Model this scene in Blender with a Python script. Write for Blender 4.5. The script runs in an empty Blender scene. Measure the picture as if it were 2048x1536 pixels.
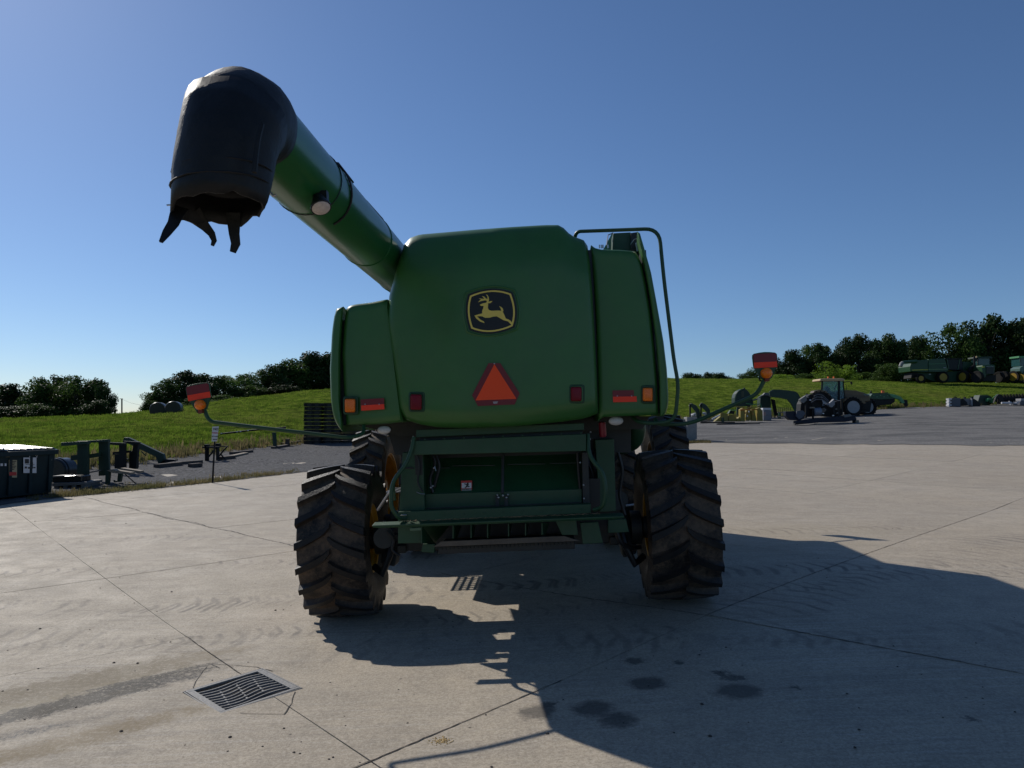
import bpy, bmesh, math, random
from mathutils import Vector, Matrix, Euler, noise
random.seed(7)
R = math.radians
scene = bpy.context.scene
COL = scene.collection

# ------------------------------------------------------------------ camera
F = 1500.0; HOR = 840.0; PITCH = math.atan((HOR-768.0)/F); EYE = 1.9
cam_d = bpy.data.cameras.new('camera'); cam = bpy.data.objects.new('camera', cam_d); COL.objects.link(cam)
cam_d.sensor_width = 36.0; cam_d.lens = 36.0*F/2048.0; cam_d.clip_start = 0.05; cam_d.clip_end = 6000
cam.location = (0, 0, EYE); cam.rotation_euler = (R(90)+PITCH, 0, 0)
scene.camera = cam

# ------------------------------------------------------------------ light
SUN_DIR = Vector((-0.95, 1.0, 1.0)).normalized()          # towards the sun
SUN_EL = math.asin(SUN_DIR.z); SUN_AZ = math.atan2(SUN_DIR.x, SUN_DIR.y)
world = bpy.data.worlds.new('World'); scene.world = world; world.use_nodes = True
wn = world.node_tree.nodes; wl = world.node_tree.links
for n in list(wn): wn.remove(n)
sky = wn.new('ShaderNodeTexSky'); sky.sky_type = 'NISHITA'; sky.sun_disc = False
sky.sun_elevation = SUN_EL; sky.sun_rotation = SUN_AZ
sky.air_density = 0.9; sky.dust_density = 0.3; sky.ozone_density = 7.5; sky.altitude = 200
bg = wn.new('ShaderNodeBackground'); bg.inputs['Strength'].default_value = 0.079
wo = wn.new('ShaderNodeOutputWorld')
wl.new(sky.outputs[0], bg.inputs[0]); wl.new(bg.outputs[0], wo.inputs[0])
sd = bpy.data.lights.new('sun', 'SUN'); sun = bpy.data.objects.new('sun', sd); COL.objects.link(sun)
sd.energy = 3.4; sd.angle = R(0.53); sd.color = (1.0, 0.95, 0.87)
sun.rotation_euler = SUN_DIR.to_track_quat('Z', 'Y').to_euler(); sun.location = (-30, 30, 40)
vs = scene.view_settings
vs.view_transform = 'Standard'; vs.look = 'None'; vs.exposure = 0.12; vs.gamma = 1.0; vs.use_curve_mapping = False
scene.cycles.max_bounces = 6; scene.cycles.use_denoising = True

# ------------------------------------------------------------------ pixel helpers (pixels of the 2048 x 1536 photograph)
CP, SP = math.cos(PITCH), math.sin(PITCH)
def ray(u, v):
    a = (u-1024.0)/F; b = (768.0-v)/F
    return Vector((a, CP - b*SP, SP + b*CP))
def W(u, v, d):                                            # world point at depth y = d
    r = ray(u, v); return Vector((0, 0, EYE)) + r*(d/r.y)
def lerp(a, b, t): return a + (b-a)*t
def interp(x, xs, ys):
    if x <= xs[0]: return ys[0]
    for i in range(1, len(xs)):
        if x <= xs[i]:
            t = (x-xs[i-1])/(xs[i]-xs[i-1]); return lerp(ys[i-1], ys[i], t)
    return ys[-1]
def smooth(a, b, x):
    t = max(0.0, min(1.0, (x-a)/(b-a))); return t*t*(3-2*t)

# ------------------------------------------------------------------ the lie of the land
TT = [-1.4, -.683, -.549, -.483, -.399, -.283, -.243, 0, .211, .384, .517, .683, 1.4]
TOE_D = [24, 25, 27, 30, 36, 42, 44, 52, 60, 68, 75, 80, 80]
TOE_Z = [.2, .2, .28, .3, .34, .56, .7, 1.2, 1.7, 2.26, 3.1, 3.6, 3.6]
CR_D = [60, 60, 62, 66, 72, 80, 82, 95, 110, 110, 112, 112, 112]
CR_V = [840, 838, 833, 822, 805, 783, 779, 765, 757, 758, 763, 768, 775]
def near_z(x): return .16*math.tanh(.047*x/.16) + .045*smooth(.2, 2.0, x)
def G(x, y):
    n = near_z(x)
    if y < 1: return n
    t = x/y
    ds = interp(t, [-.3, .2], [20., 14.])
    if y <= ds: return n
    td = interp(t, TT, TOE_D); tz = interp(t, TT, TOE_Z)
    if y < td:
        return n + (tz-n)*((y-ds)/(td-ds))**1.2
    cd = interp(t, TT, CR_D); cz = EYE + (HOR-interp(t, TT, CR_V))*cd/F
    if y < cd:
        f = (y-td)/(cd-td)
        return tz + (cz-tz)*f*(1.3-.3*f)
    return cz - .02*min(y-cd, 250) - .0004*min(y-cd, 250)
def GP(u, v):                                              # where the ray of a pixel meets the ground
    r = ray(u, v); o = Vector((0, 0, EYE)); s = 2.0; step = .25
    while s < 400:
        p = o + r*s
        if p.z < G(p.x, p.y):
            lo, hi = s-step, s
            for _ in range(20):
                m = (lo+hi)/2; q = o + r*m
                if q.z < G(q.x, q.y): hi = m
                else: lo = m
            q = o + r*hi; return Vector((q.x, q.y, G(q.x, q.y)))
        step = max(.25, s*.01); s += step
    p = o + r*100; return p

# ------------------------------------------------------------------ materials
def nd(nt, t, **k):
    n = nt.nodes.new(t)
    for a, b in k.items(): setattr(n, a, b)
    return n
MATS = {}
def mat(name, col, rough=.5, metal=0., var=.12, scale=6., bump=.0, bscale=40., dust=0., dustcol=(.2, .17, .13), coat=0., spec=.5):
    if name in MATS: return MATS[name]
    m = bpy.data.materials.new(name); m.use_nodes = True; nt = m.node_tree; b = nt.nodes['Principled BSDF']; L = nt.links
    tc = nd(nt, 'ShaderNodeTexCoord')
    nz = nd(nt, 'ShaderNodeTexNoise'); nz.inputs['Scale'].default_value = scale; nz.inputs['Detail'].default_value = 6; nz.inputs['Roughness'].default_value = .65
    L.new(tc.outputs['Object'], nz.inputs['Vector'])
    cr = nd(nt, 'ShaderNodeValToRGB'); e = cr.color_ramp.elements
    e[0].position = .3; e[1].position = .7
    e[0].color = tuple(c*(1-var) for c in col)+(1,); e[1].color = tuple(min(1, c*(1+var)) for c in col)+(1,)
    L.new(nz.outputs[0], cr.inputs[0]); out = cr.outputs[0]
    if dust > 0:
        n2 = nd(nt, 'ShaderNodeTexNoise'); n2.inputs['Scale'].default_value = scale*.6; n2.inputs['Detail'].default_value = 9; n2.inputs['Roughness'].default_value = .75
        L.new(tc.outputs['Object'], n2.inputs['Vector'])
        mr = nd(nt, 'ShaderNodeMapRange'); mr.inputs[1].default_value = .42; mr.inputs[2].default_value = .75; mr.inputs[4].default_value = dust
        L.new(n2.outputs[0], mr.inputs[0])
        mx = nd(nt, 'ShaderNodeMixRGB'); mx.inputs[2].default_value = dustcol+(1,)
        L.new(mr.outputs[0], mx.inputs[0]); L.new(out, mx.inputs[1]); out = mx.outputs[0]
    L.new(out, b.inputs['Base Color'])
    rr = nd(nt, 'ShaderNodeMapRange'); rr.inputs[3].default_value = max(0, rough-.08); rr.inputs[4].default_value = min(1, rough+.1)
    L.new(nz.outputs[0], rr.inputs[0]); L.new(rr.outputs[0], b.inputs['Roughness'])
    b.inputs['Metallic'].default_value = metal; b.inputs['Coat Weight'].default_value = coat; b.inputs['Coat Roughness'].default_value = .15
    b.inputs['Specular IOR Level'].default_value = spec
    if bump > 0:
        n3 = nd(nt, 'ShaderNodeTexNoise'); n3.inputs['Scale'].default_value = bscale; n3.inputs['Detail'].default_value = 5
        L.new(tc.outputs['Object'], n3.inputs['Vector'])
        bp = nd(nt, 'ShaderNodeBump'); bp.inputs['Strength'].default_value = bump; bp.inputs['Distance'].default_value = .01
        L.new(n3.outputs[0], bp.inputs['Height']); L.new(bp.outputs[0], b.inputs['Normal'])
    MATS[name] = m; return m

green = mat('green_paint', (.030, .125, .022), .42, var=.12, scale=2.6, dust=.26, dustcol=(.085, .12, .06), coat=.15, bump=.05, bscale=6)
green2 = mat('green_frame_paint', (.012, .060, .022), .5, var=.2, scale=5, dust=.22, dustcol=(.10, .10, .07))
tubegreen = mat('auger_green_paint', (.013, .11, .028), .33, var=.12, scale=2, dust=.25, dustcol=(.05, .11, .05), coat=.2)
darkmetal = mat('dark_machine_steel', (.02, .022, .022), .55, var=.4, scale=9, dust=.35, dustcol=(.07, .055, .04))
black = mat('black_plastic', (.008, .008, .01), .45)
rubber_black = mat('black_rubber_boot', (.007, .007, .008), .55, var=.4, scale=5, bump=.8, bscale=11, dust=.2, dustcol=(.035, .03, .026), spec=.35)
yellow = mat('yellow_wheel_paint', (.62, .33, .012), .45, dust=.3, dustcol=(.16, .1, .03))
logo_yellow = mat('emblem_yellow', (.80, .60, .12), .5, var=.03)
orange_fl = mat('fluorescent_orange', (1.0, .075, .008), .6, var=.03)
fl_red = mat('fluorescent_red', (1.0, .045, .008), .5, var=.03)
refl_red = mat('dark_red_reflector', (.17, .004, .01), .35, var=.05)
red_lens = mat('red_lens', (.17, .002, .010), .3, spec=.25, var=.1, scale=60)
amber_lens = mat('amber_lens', (.9, .17, .004), .25, var=.15, scale=70)
white_lens = mat('work_light_lens', (.55, .52, .48), .35, var=.12, scale=80)
steel = mat('bare_steel', (.45, .45, .46), .38, metal=.9, var=.2, scale=12)
galv = mat('galvanised_steel', (.42, .42, .41), .5, metal=.6, var=.2, scale=15, dust=.2)
white_p = mat('white_plastic', (.7, .7, .7), .5, var=.06, dust=.2)
signwhite = mat('sign_white', (.62, .62, .63), .5, var=.05, dust=.15)
signred = mat('sign_red', (.45, .02, .02), .5)
signblack = mat('sign_black', (.012, .012, .014), .5)
redcan = mat('red_canister', (.22, .006, .02), .35)
brownbar = mat('dusty_brown_steel', (.11, .085, .065), .7, dust=.4, var=.3)
# see-through amber lens
def amber_glass():
    m = bpy.data.materials.new('amber_signal_lens'); m.use_nodes = True; nt = m.node_tree; b = nt.nodes['Principled BSDF']
    b.inputs['Base Color'].default_value = (1.0, .22, .01, 1); b.inputs['Roughness'].default_value = .22
    b.inputs['Subsurface Weight'].default_value = .7; b.inputs['Subsurface Radius'].default_value = (1, .3, .05); b.inputs['Subsurface Scale'].default_value = .05
    tc = nd(nt, 'ShaderNodeTexCoord'); wv = nd(nt, 'ShaderNodeTexVoronoi'); wv.inputs['Scale'].default_value = 120
    nt.links.new(tc.outputs['Object'], wv.inputs['Vector'])
    bp = nd(nt, 'ShaderNodeBump'); bp.inputs['Strength'].default_value = .4; bp.inputs['Distance'].default_value = .004
    nt.links.new(wv.outputs[0], bp.inputs['Height']); nt.links.new(bp.outputs[0], b.inputs['Normal'])
    return m
amber_glass = amber_glass()
def glass_mat():
    m = bpy.data.materials.new('cab_glass'); m.use_nodes = True; b = m.node_tree.nodes['Principled BSDF']
    b.inputs['Base Color'].default_value = (.55, .75, .78, 1); b.inputs['Roughness'].default_value = .05
    b.inputs['Transmission Weight'].default_value = .85; b.inputs['IOR'].default_value = 1.05
    return m
glass = glass_mat()

def tyre_material():
    m = bpy.data.materials.new('muddy_tyre_rubber'); m.use_nodes = True; nt = m.node_tree; b = nt.nodes['Principled BSDF']; L = nt.links
    tc = nd(nt, 'ShaderNodeTexCoord')
    at = nd(nt, 'ShaderNodeAttribute'); at.attribute_name = 'groove'
    nz = nd(nt, 'ShaderNodeTexNoise'); nz.inputs['Scale'].default_value = 2.6; nz.inputs['Detail'].default_value = 10; nz.inputs['Roughness'].default_value = .8
    L.new(tc.outputs['Object'], nz.inputs['Vector'])
    mr = nd(nt, 'ShaderNodeMapRange'); mr.inputs[1].default_value = .39; mr.inputs[2].default_value = .53
    L.new(nz.outputs[0], mr.inputs[0])
    n2 = nd(nt, 'ShaderNodeTexNoise'); n2.inputs['Scale'].default_value = 30; n2.inputs['Detail'].default_value = 8; n2.inputs['Roughness'].default_value = .8
    L.new(tc.outputs['Object'], n2.inputs['Vector'])
    m2 = nd(nt, 'ShaderNodeMapRange'); m2.inputs[1].default_value = .4; m2.inputs[2].default_value = .66; m2.inputs[3].default_value = .45
    L.new(n2.outputs[0], m2.inputs[0])
    mu = nd(nt, 'ShaderNodeMath', operation='MULTIPLY'); L.new(at.outputs['Fac'], mu.inputs[0]); L.new(mr.outputs[0], mu.inputs[1])
    mu2 = nd(nt, 'ShaderNodeMath', operation='MULTIPLY'); L.new(mu.outputs[0], mu2.inputs[0]); L.new(m2.outputs[0], mu2.inputs[1])
    # thin dust everywhere
    m3 = nd(nt, 'ShaderNodeMapRange'); m3.inputs[1].default_value = .5; m3.inputs[2].default_value = .8; m3.inputs[4].default_value = .10
    L.new(n2.outputs[0], m3.inputs[0])
    mxm = nd(nt, 'ShaderNodeMath', operation='MAXIMUM'); L.new(mu2.outputs[0], mxm.inputs[0]); L.new(m3.outputs[0], mxm.inputs[1])
    cr = nd(nt, 'ShaderNodeMixRGB'); cr.inputs[1].default_value = (.009, .009, .010, 1); cr.inputs[2].default_value = (.19, .13, .088, 1)
    L.new(mxm.outputs[0], cr.inputs[0]); L.new(cr.outputs[0], b.inputs['Base Color'])
    ro = nd(nt, 'ShaderNodeMapRange'); ro.inputs[3].default_value = .42; ro.inputs[4].default_value = .95
    L.new(mxm.outputs[0], ro.inputs[0]); L.new(ro.outputs[0], b.inputs['Roughness'])
    b.inputs['Specular IOR Level'].default_value = .28
    bp = nd(nt, 'ShaderNodeBump'); bp.inputs['Strength'].default_value = .6; bp.inputs['Distance'].default_value = .01
    L.new(n2.outputs[0], bp.inputs['Height']); L.new(bp.outputs[0], b.inputs['Normal'])
    return m
tyre_m = tyre_material()

# ------------------------------------------------------------------ mesh helpers
class MB:
    def __init__(s): s.v = []; s.f = []; s.at = []
    def add(s, vs, fs):
        o = len(s.v); s.v += [tuple(v) for v in vs]; s.f += [tuple(i+o for i in f) for f in fs]; return o
    def box(s, c, size, rot=None, mtx=None):
        x, y, z = size[0]/2, size[1]/2, size[2]/2
        p = [Vector((a*x, b*y, d*z)) for a in (-1, 1) for b in (-1, 1) for d in (-1, 1)]
        if rot is not None:
            e = Euler(rot).to_matrix(); p = [e @ q for q in p]
        p = [q + Vector(c) for q in p]
        if mtx is not None: p = [mtx @ q for q in p]
        s.add(p, [(0, 1, 3, 2), (4, 6, 7, 5), (0, 4, 5, 1), (2, 3, 7, 6), (0, 2, 6, 4), (1, 5, 7, 3)]); return s
    def hexa(s, p):                                        # 8 corners: 4 of one face, 4 of the opposite
        s.add(p, [(3, 2, 1, 0), (4, 5, 6, 7), (0, 1, 5, 4), (1, 2, 6, 5), (2, 3, 7, 6), (3, 0, 4, 7)]); return s
    def beam(s, a, b, w, h, up=(0, 0, 1)):
        a, b = Vector(a), Vector(b); d = (b-a).normalized(); u = Vector(up)
        r = d.cross(u)
        if r.length < 1e-4: r = d.cross(Vector((1, 0, 0)))
        r.normalize(); u = r.cross(d).normalized(); r *= w/2; u *= h/2
        s.hexa([a-r-u, a+r-u, a+r+u, a-r+u, b-r-u, b+r-u, b+r+u, b-r+u]); return s
    def prism(s, poly, t0, t1, fn):                        # polygon (a, b) -> fn(a, b, t)
        n = len(poly)
        vs = [fn(a, b, t0) for a, b in poly] + [fn(a, b, t1) for a, b in poly]
        fs = [tuple(range(n)), tuple(range(2*n-1, n-1, -1))] + [(i, i+n, (i+1) % n+n, (i+1) % n) for i in range(n)]
        s.add(vs, fs); return s
    def tube(s, pts, r, n=10, closed=False):
        pts = [Vector(p) for p in pts]; m = len(pts); rs = r if isinstance(r, (list, tuple)) else [r]*m
        o = len(s.v); pr = None; vs = []
        for i, p in enumerate(pts):
            if i == 0: d = pts[1]-p
            elif i == m-1: d = p-pts[i-1]
            else: d = (pts[i+1]-p).normalized() + (p-pts[i-1]).normalized()
            d.normalize()
            if pr is None:
                a = Vector((0, 0, 1)) if abs(d.z) < .9 else Vector((1, 0, 0))
                x = d.cross(a).normalized()
            else: x = (pr - d*pr.dot(d)).normalized()
            y = d.cross(x); pr = x
            for k in range(n):
                t = 2*math.pi*k/n; vs.append(p + (x*math.cos(t) + y*math.sin(t))*rs[i])
        fs = []
        for i in range(m-1):
            for k in range(n): fs.append((i*n+k, i*n+(k+1) % n, (i+1)*n+(k+1) % n, (i+1)*n+k))
        fs.append(tuple(range(n-1, -1, -1))); fs.append(tuple((m-1)*n+k for k in range(n)))
        s.add(vs, fs); return s
    def lathe(s, prof, c, axis, n=24, cap=True):           # prof: (radius, along)
        c = Vector(c); ax = Vector(axis).normalized()
        a = Vector((0, 0, 1)) if abs(ax.z) < .9 else Vector((1, 0, 0))
        x = ax.cross(a).normalized(); y = ax.cross(x)
        vs = [c + ax*h + (x*math.cos(2*math.pi*k/n)+y*math.sin(2*math.pi*k/n))*r for r, h in prof for k in range(n)]
        m = len(prof); fs = [(i*n+k, (i+1)*n+k, (i+1)*n+(k+1) % n, i*n+(k+1) % n) for i in range(m-1) for k in range(n)]
        if cap:
            fs.append(tuple(range(n))); fs.append(tuple((m-1)*n+k for k in range(n-1, -1, -1)))
        s.add(vs, fs); return s
    def build(s, name, m, parent=None, smooth_=False, bevel=0., loc=None, rot=None, angle=35):
        me = bpy.data.meshes.new(name); me.from_pydata([tuple(v) for v in s.v], [], s.f); me.validate()
        bm = bmesh.new(); bm.from_mesh(me); bmesh.ops.recalc_face_normals(bm, faces=bm.faces); bm.to_mesh(me); bm.free()
        if isinstance(m, (list, tuple)):
            for q in m: me.materials.append(q)
        else: me.materials.append(m)
        if smooth_:
            me.polygons.foreach_set('use_smooth', [True]*len(me.polygons))
            me.set_sharp_from_angle(angle=R(angle))
        if s.at and len(s.at) == len(me.vertices):
            a = me.attributes.new('groove', 'FLOAT', 'POINT'); a.data.foreach_set('value', s.at)
        o = bpy.data.objects.new(name, me); COL.objects.link(o)
        if parent is not None: o.parent = parent
        if loc is not None: o.location = loc
        if rot is not None: o.rotation_euler = rot
        if bevel > 0:
            b = o.modifiers.new('bevel', 'BEVEL'); b.width = bevel; b.segments = 2; b.limit_method = 'ANGLE'; b.angle_limit = R(40)
        return o
def tag(o, label=None, cat=None, group=None, kind=None):
    if label: o['label'] = label
    if cat: o['category'] = cat
    if group: o['group'] = group
    if kind: o['kind'] = kind
    return o
def empty(name, loc, rot=(0, 0, 0), **k):
    o = bpy.data.objects.new(name, None); COL.objects.link(o); o.location = loc; o.rotation_euler = rot; o.empty_display_size = .2
    return tag(o, **k)
def dup(o, loc=None, rot=None, parent=None, top=True):
    c = o.copy(); COL.objects.link(c)
    if parent is not None: c.parent = parent
    if loc is not None: c.location = loc
    if rot is not None: c.rotation_euler = rot
    for ch in list(o.children): dup(ch, parent=c, top=False)
    return c
def rounded(pts, r=.05, n=5):                              # polyline with rounded corners
    pts = [Vector(p) for p in pts]; out = [pts[0]]
    for i in range(1, len(pts)-1):
        a, b, c = pts[i-1], pts[i], pts[i+1]
        q = min(r, (a-b).length*.45, (c-b).length*.45)
        p0 = b+(a-b).normalized()*q; p1 = b+(c-b).normalized()*q
        for k in range(n+1):
            t = k/n; out.append(p0*(1-t)**2 + b*2*t*(1-t) + p1*t*t)
    out.append(pts[-1]); return out
def text_obj(txt, size, m, parent, mtx, name='lettering'):
    cu = bpy.data.curves.new(name, 'FONT'); cu.body = txt; cu.size = size; cu.align_x = 'CENTER'; cu.align_y = 'CENTER'; cu.extrude = .002; cu.offset = size*.02
    t = bpy.data.objects.new('t', cu); COL.objects.link(t)
    dg = bpy.context.evaluated_depsgraph_get(); me = bpy.data.meshes.new_from_object(t.evaluated_get(dg))
    bpy.data.objects.remove(t); me.materials.clear(); me.materials.append(m)
    o = bpy.data.objects.new(name, me); COL.objects.link(o); o.parent = parent; o.matrix_local = mtx; return o

def make_tyre(Rad, Wd, lugs, rim_r, seed=0, lug_h=.052, sg=-1):
    """agricultural tyre, axle along local X, centre at origin; lugs form an upside-down V seen from behind"""
    mb = MB(); rng = random.Random(seed); N = 72; hw = Wd/2; rb = Rad-lug_h
    prof = []
    def crown(x): return rb - .035*abs(x/hw)**2.2
    for i in range(9):
        x = -hw + Wd*i/8; prof.append((crown(x), x, .9))
    side = [(rb-.09, hw*1.035, .55), (lerp(rim_r, rb, .55), hw*1.07, .4), (lerp(rim_r, rb, .2), hw*1.0, .3), (rim_r, hw*.86, .2), (rim_r-.02, hw*.84, .1)]
    full = [(r, -x, a) for r, x, a in reversed(side)] + prof + [(r, x, a) for r, x, a in side]
    M = len(full)
    vs = []; fs = []
    for k in range(N):
        t = 2*math.pi*k/N
        for r, x, a in full: vs.append((x, r*math.cos(t), r*math.sin(t))); mb.at.append(a)
    for k in range(N):
        for i in range(M-1): fs.append((k*M+i, k*M+i+1, ((k+1) % N)*M+i+1, ((k+1) % N)*M+i))
    mb.add(vs, fs)
    step = 2*math.pi/lugs; S = 7
    for side_s in (-1, 1):
        for j in range(lugs):
            t0 = step*(j + (.5 if side_s > 0 else 0)) + rng.uniform(-.006, .006)
            rows = []
            for i in range(S+1):
                q = i/S; x = lerp(-.012*Wd, hw*1.015, q)*side_s
                th = t0 - sg*(.27*(q**.7))*(.76/Rad)*(Wd/.7)
                wt = lerp(.041, .050, q)/Rad*.76 + (.006 if i in (0,) else 0)
                if i == 0: wt *= .55
                rt = Rad - .02*abs(q)**2.4; rbm = crown(abs(x))-.012
                rows.append((x, th, wt, rt, rbm))
            x, th, wt, rt, rbm = rows[-1]
            rows.append((x*1.03, th-sg*.012, wt*1.05, rt-.075, rbm-.11))
            o = len(mb.v); vv = []; aa = []
            for x, th, wt, rt, rbm in rows:
                for dt, r, a in ((-wt*1.3, rbm, .9), (-wt*.85, rt, .12), (wt*.85, rt, .12), (wt*1.3, rbm, .9)):
                    vv.append((x, r*math.cos(th+dt), r*math.sin(th+dt))); aa.append(a)
            n = len(rows); ff = []
            for i in range(n-1):
                for k in range(3): ff.append((i*4+k, i*4+k+1, (i+1)*4+k+1, (i+1)*4+k))
            ff.append((0, 3, 2, 1)); ff.append(((n-1)*4, (n-1)*4+1, (n-1)*4+2, (n-1)*4+3))
            mb.add(vv, ff); mb.at += aa
    return mb
def make_wheel(parent, loc, Rad, Wd, lugs, rim_r, rim_m, seed=0, dish=1, steer=0., tm=None, lug_h=.052, spin=0.):
    """wheel (disc) > tyre, rim; dish = side (+1/-1 in x) the disc sits towards"""
    hw = Wd/2; mb = MB()
    mb.lathe([(rim_r-.03, dish*hw*.15), (rim_r*.75, dish*hw*.05), (rim_r*.5, dish*hw*.3), (rim_r*.28, dish*hw*.3), (rim_r*.26, dish*hw*.5), (.02, dish*hw*.52)], (0, 0, 0), (1, 0, 0), 32, cap=False)
    for k in range(8):
        t = k*math.pi/4; mb.lathe([(.018, 0), (.018, .03)], (dish*hw*.3, rim_r*.39*math.cos(t), rim_r*.39*math.sin(t)), (dish, 0, 0), 8)
    w = mb.build('wheel', rim_m, parent, True, loc=loc, rot=(0, 0, steer))
    rim = MB(); prof = [(rim_r+.012, -hw*.86), (rim_r-.01, -hw*.8), (rim_r-.045, -hw*.7), (rim_r-.055, 0), (rim_r-.045, hw*.7), (rim_r-.01, hw*.8), (rim_r+.012, hw*.86), (rim_r-.03, hw*.84), (rim_r-.075, 0), (rim_r-.03, -hw*.84), (rim_r+.012, -hw*.86)]
    rim.lathe(prof, (0, 0, 0), (1, 0, 0), 48, cap=False).build('rim', rim_m, w, True)
    t = make_tyre(Rad, Wd, lugs, rim_r, seed, lug_h).build('tyre', tm or tyre_m, w, True, angle=40); t.rotation_euler = (spin, 0, 0)
    return w

# ================================================================== GROUND
def concrete_material():
    m = bpy.data.materials.new('worn_concrete'); m.use_nodes = True; nt = m.node_tree; b = nt.nodes['Principled BSDF']; L = nt.links
    tc = nd(nt, 'ShaderNodeTexCoord'); P = tc.outputs['Object']
    def noise_(sc, det=6, ro=.6, vec=None, dist=0.):
        n = nd(nt, 'ShaderNodeTexNoise'); n.inputs['Scale'].default_value = sc; n.inputs['Detail'].default_value = det; n.inputs['Roughness'].default_value = ro
        n.inputs['Distortion'].default_value = dist
        L.new(vec or P, n.inputs['Vector']); return n.outputs[0]
    def rng(x, a, b_, c=0., d=1.):
        n = nd(nt, 'ShaderNodeMapRange'); n.inputs[1].default_value = a; n.inputs[2].default_value = b_; n.inputs[3].default_value = c; n.inputs[4].default_value = d
        L.new(x, n.inputs[0]); return n.outputs[0]
    def mth(op, x, y=None):
        n = nd(nt, 'ShaderNodeMath', operation=op)
        for i, q in enumerate((x, y)):
            if q is None: continue
            if isinstance(q, (int, float)): n.inputs[i].default_value = q
            else: L.new(q, n.inputs[i])
        return n.outputs[0]
    def mix(f, a, c, mode='MIX'):
        n = nd(nt, 'ShaderNodeMixRGB', blend_type=mode)
        for i, q in enumerate((f, a, c)):
            if isinstance(q, (int, float)): n.inputs[i].default_value = q
            elif isinstance(q, tuple): n.inputs[i].default_value = q + (1,)
            else: L.new(q, n.inputs[i])
        return n.outputs[0]
    def mapping(rot=(0, 0, 0), sc=(1, 1, 1), loc=(0, 0, 0)):
        n = nd(nt, 'ShaderNodeMapping'); n.inputs['Rotation'].default_value = rot; n.inputs['Scale'].default_value = sc; n.inputs['Location'].default_value = loc
        L.new(P, n.inputs['Vector']); return n.outputs[0]
    big = noise_(.35, 5); mid = noise_(2.1, 8, .7); fine = noise_(110, 3, .8); speck = noise_(260, 2, .9)
    col = mix(rng(big, .3, .7), (.47, .385, .275), (.54, .46, .35))
    col = mix(rng(mid, .35, .72, 0, .55), col, (.27, .245, .21))
    # broom finish / drag marks: long faint streaks
    st = noise_(3.0, 7, .75, mapping((0, 0, R(8)), (.35, 6, 1)), .6)
    big2 = rng(noise_(.55, 4), .42, .62, .15, 1)
    col = mix(mth('MULTIPLY', rng(st, .50, .62, 0, .6), big2), col, (.22, .195, .165))
    st2 = noise_(2.3, 6, .7, mapping((0, 0, R(-3)), (.3, 9, 1)), .8)
    col = mix(mth('MULTIPLY', rng(st2, .52, .62, 0, .4), big2), col, (.60, .55, .48))
    # pale scratches
    st3 = noise_(7, 3, .6, mapping((0, 0, R(38)), (.12, 5, 1)), .3)
    col = mix(rng(st3, .70, .75, 0, .30), col, (.55, .52, .47))
    oi = nd(nt, 'ShaderNodeObjectInfo'); col = mix(rng(oi.outputs['Random'], 0, 1, 0, .22), col, (.30, .255, .20))
    # sand and aggregate grain
    g2 = noise_(48, 6, .9); g3 = noise_(14, 8, .85)
    col = mix(rng(g2, .47, .62, 0, .62), col, (.17, .142, .108))
    col = mix(rng(g2, .47, .36, 0, .55), col, (.56, .51, .43))
    col = mix(rng(g3, .50, .64, 0, .45), col, (.21, .18, .145))
    col = mix(rng(speck, .66, .78, 0, .6), col, (.62, .58, .52))
    # dark pits
    vo = nd(nt, 'ShaderNodeTexVoronoi'); vo.inputs['Scale'].default_value = 2.6; L.new(P, vo.inputs['Vector'])
    col = mix(rng(vo.outputs['Distance'], .02, .035, .85, 0), col, (.06, .05, .045))
    # tyre tracks: ribs of dirt along a few lanes
    sep = nd(nt, 'ShaderNodeSeparateXYZ'); L.new(P, sep.inputs[0])
    X, Y = sep.outputs[0], sep.outputs[1]
    hgt = None
    def lane(ax, ay, ang, w, wl, k, amt, length=14.):
        nonlocal col, hgt
        c, s = math.cos(ang), math.sin(ang)
        al = mth('ADD', mth('MULTIPLY', mth('SUBTRACT', X, ax), c), mth('MULTIPLY', mth('SUBTRACT', Y, ay), s))
        ac = mth('ADD', mth('MULTIPLY', mth('SUBTRACT', X, ax), -s), mth('MULTIPLY', mth('SUBTRACT', Y, ay), c))
        wob = mth('MULTIPLY', mth('SUBTRACT', noise_(.5, 2), .5), 1.2)
        ac = mth('ADD', ac, wob)
        band = rng(mth('ABSOLUTE', ac), w*.8, w, 1, 0)
        inlen = rng(mth('ABSOLUTE', al), length*.7, length, 1, 0)
        ph = mth('ADD', mth('MULTIPLY', al, 6.283/wl), mth('MULTIPLY', mth('ABSOLUTE', ac), k))
        ph = mth('ADD', ph, mth('MULTIPLY', mid, 3.))
        wv = rng(mth('SINE', ph), .45, .95)
        f = mth('MULTIPLY', mth('MULTIPLY', wv, band), mth('MULTIPLY', inlen, rng(noise_(.9, 5, .7), .42, .62)))
        f = mth('MULTIPLY', f, amt)
        col = mix(f, col, (.15, .13, .11))
        hgt = f if hgt is None else mth('MAXIMUM', hgt, f)
    lane(-2.6, 8.4, R(5), .30, .21, 9, .8)
    lane(-4.5, 10.5, R(8), .30, .21, 9, .7)
    lane(-6.5, 8.2, R(4), .28, .2, 10, .7)
    lane(-3.0, 7.0, R(10), .24, .17, 12, .6)
    lane(.2, 6.6, R(-6), .34, .24, 8, .5, 8)
    lane(5.5, 9.6, R(38), .36, .24, 8, .75, 6)
    lane(6., 6.1, R(-2), .34, .24, 8, .5, 9)
    lane(-9, 12.5, R(12), .3, .22, 9, .45, 9)
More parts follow.
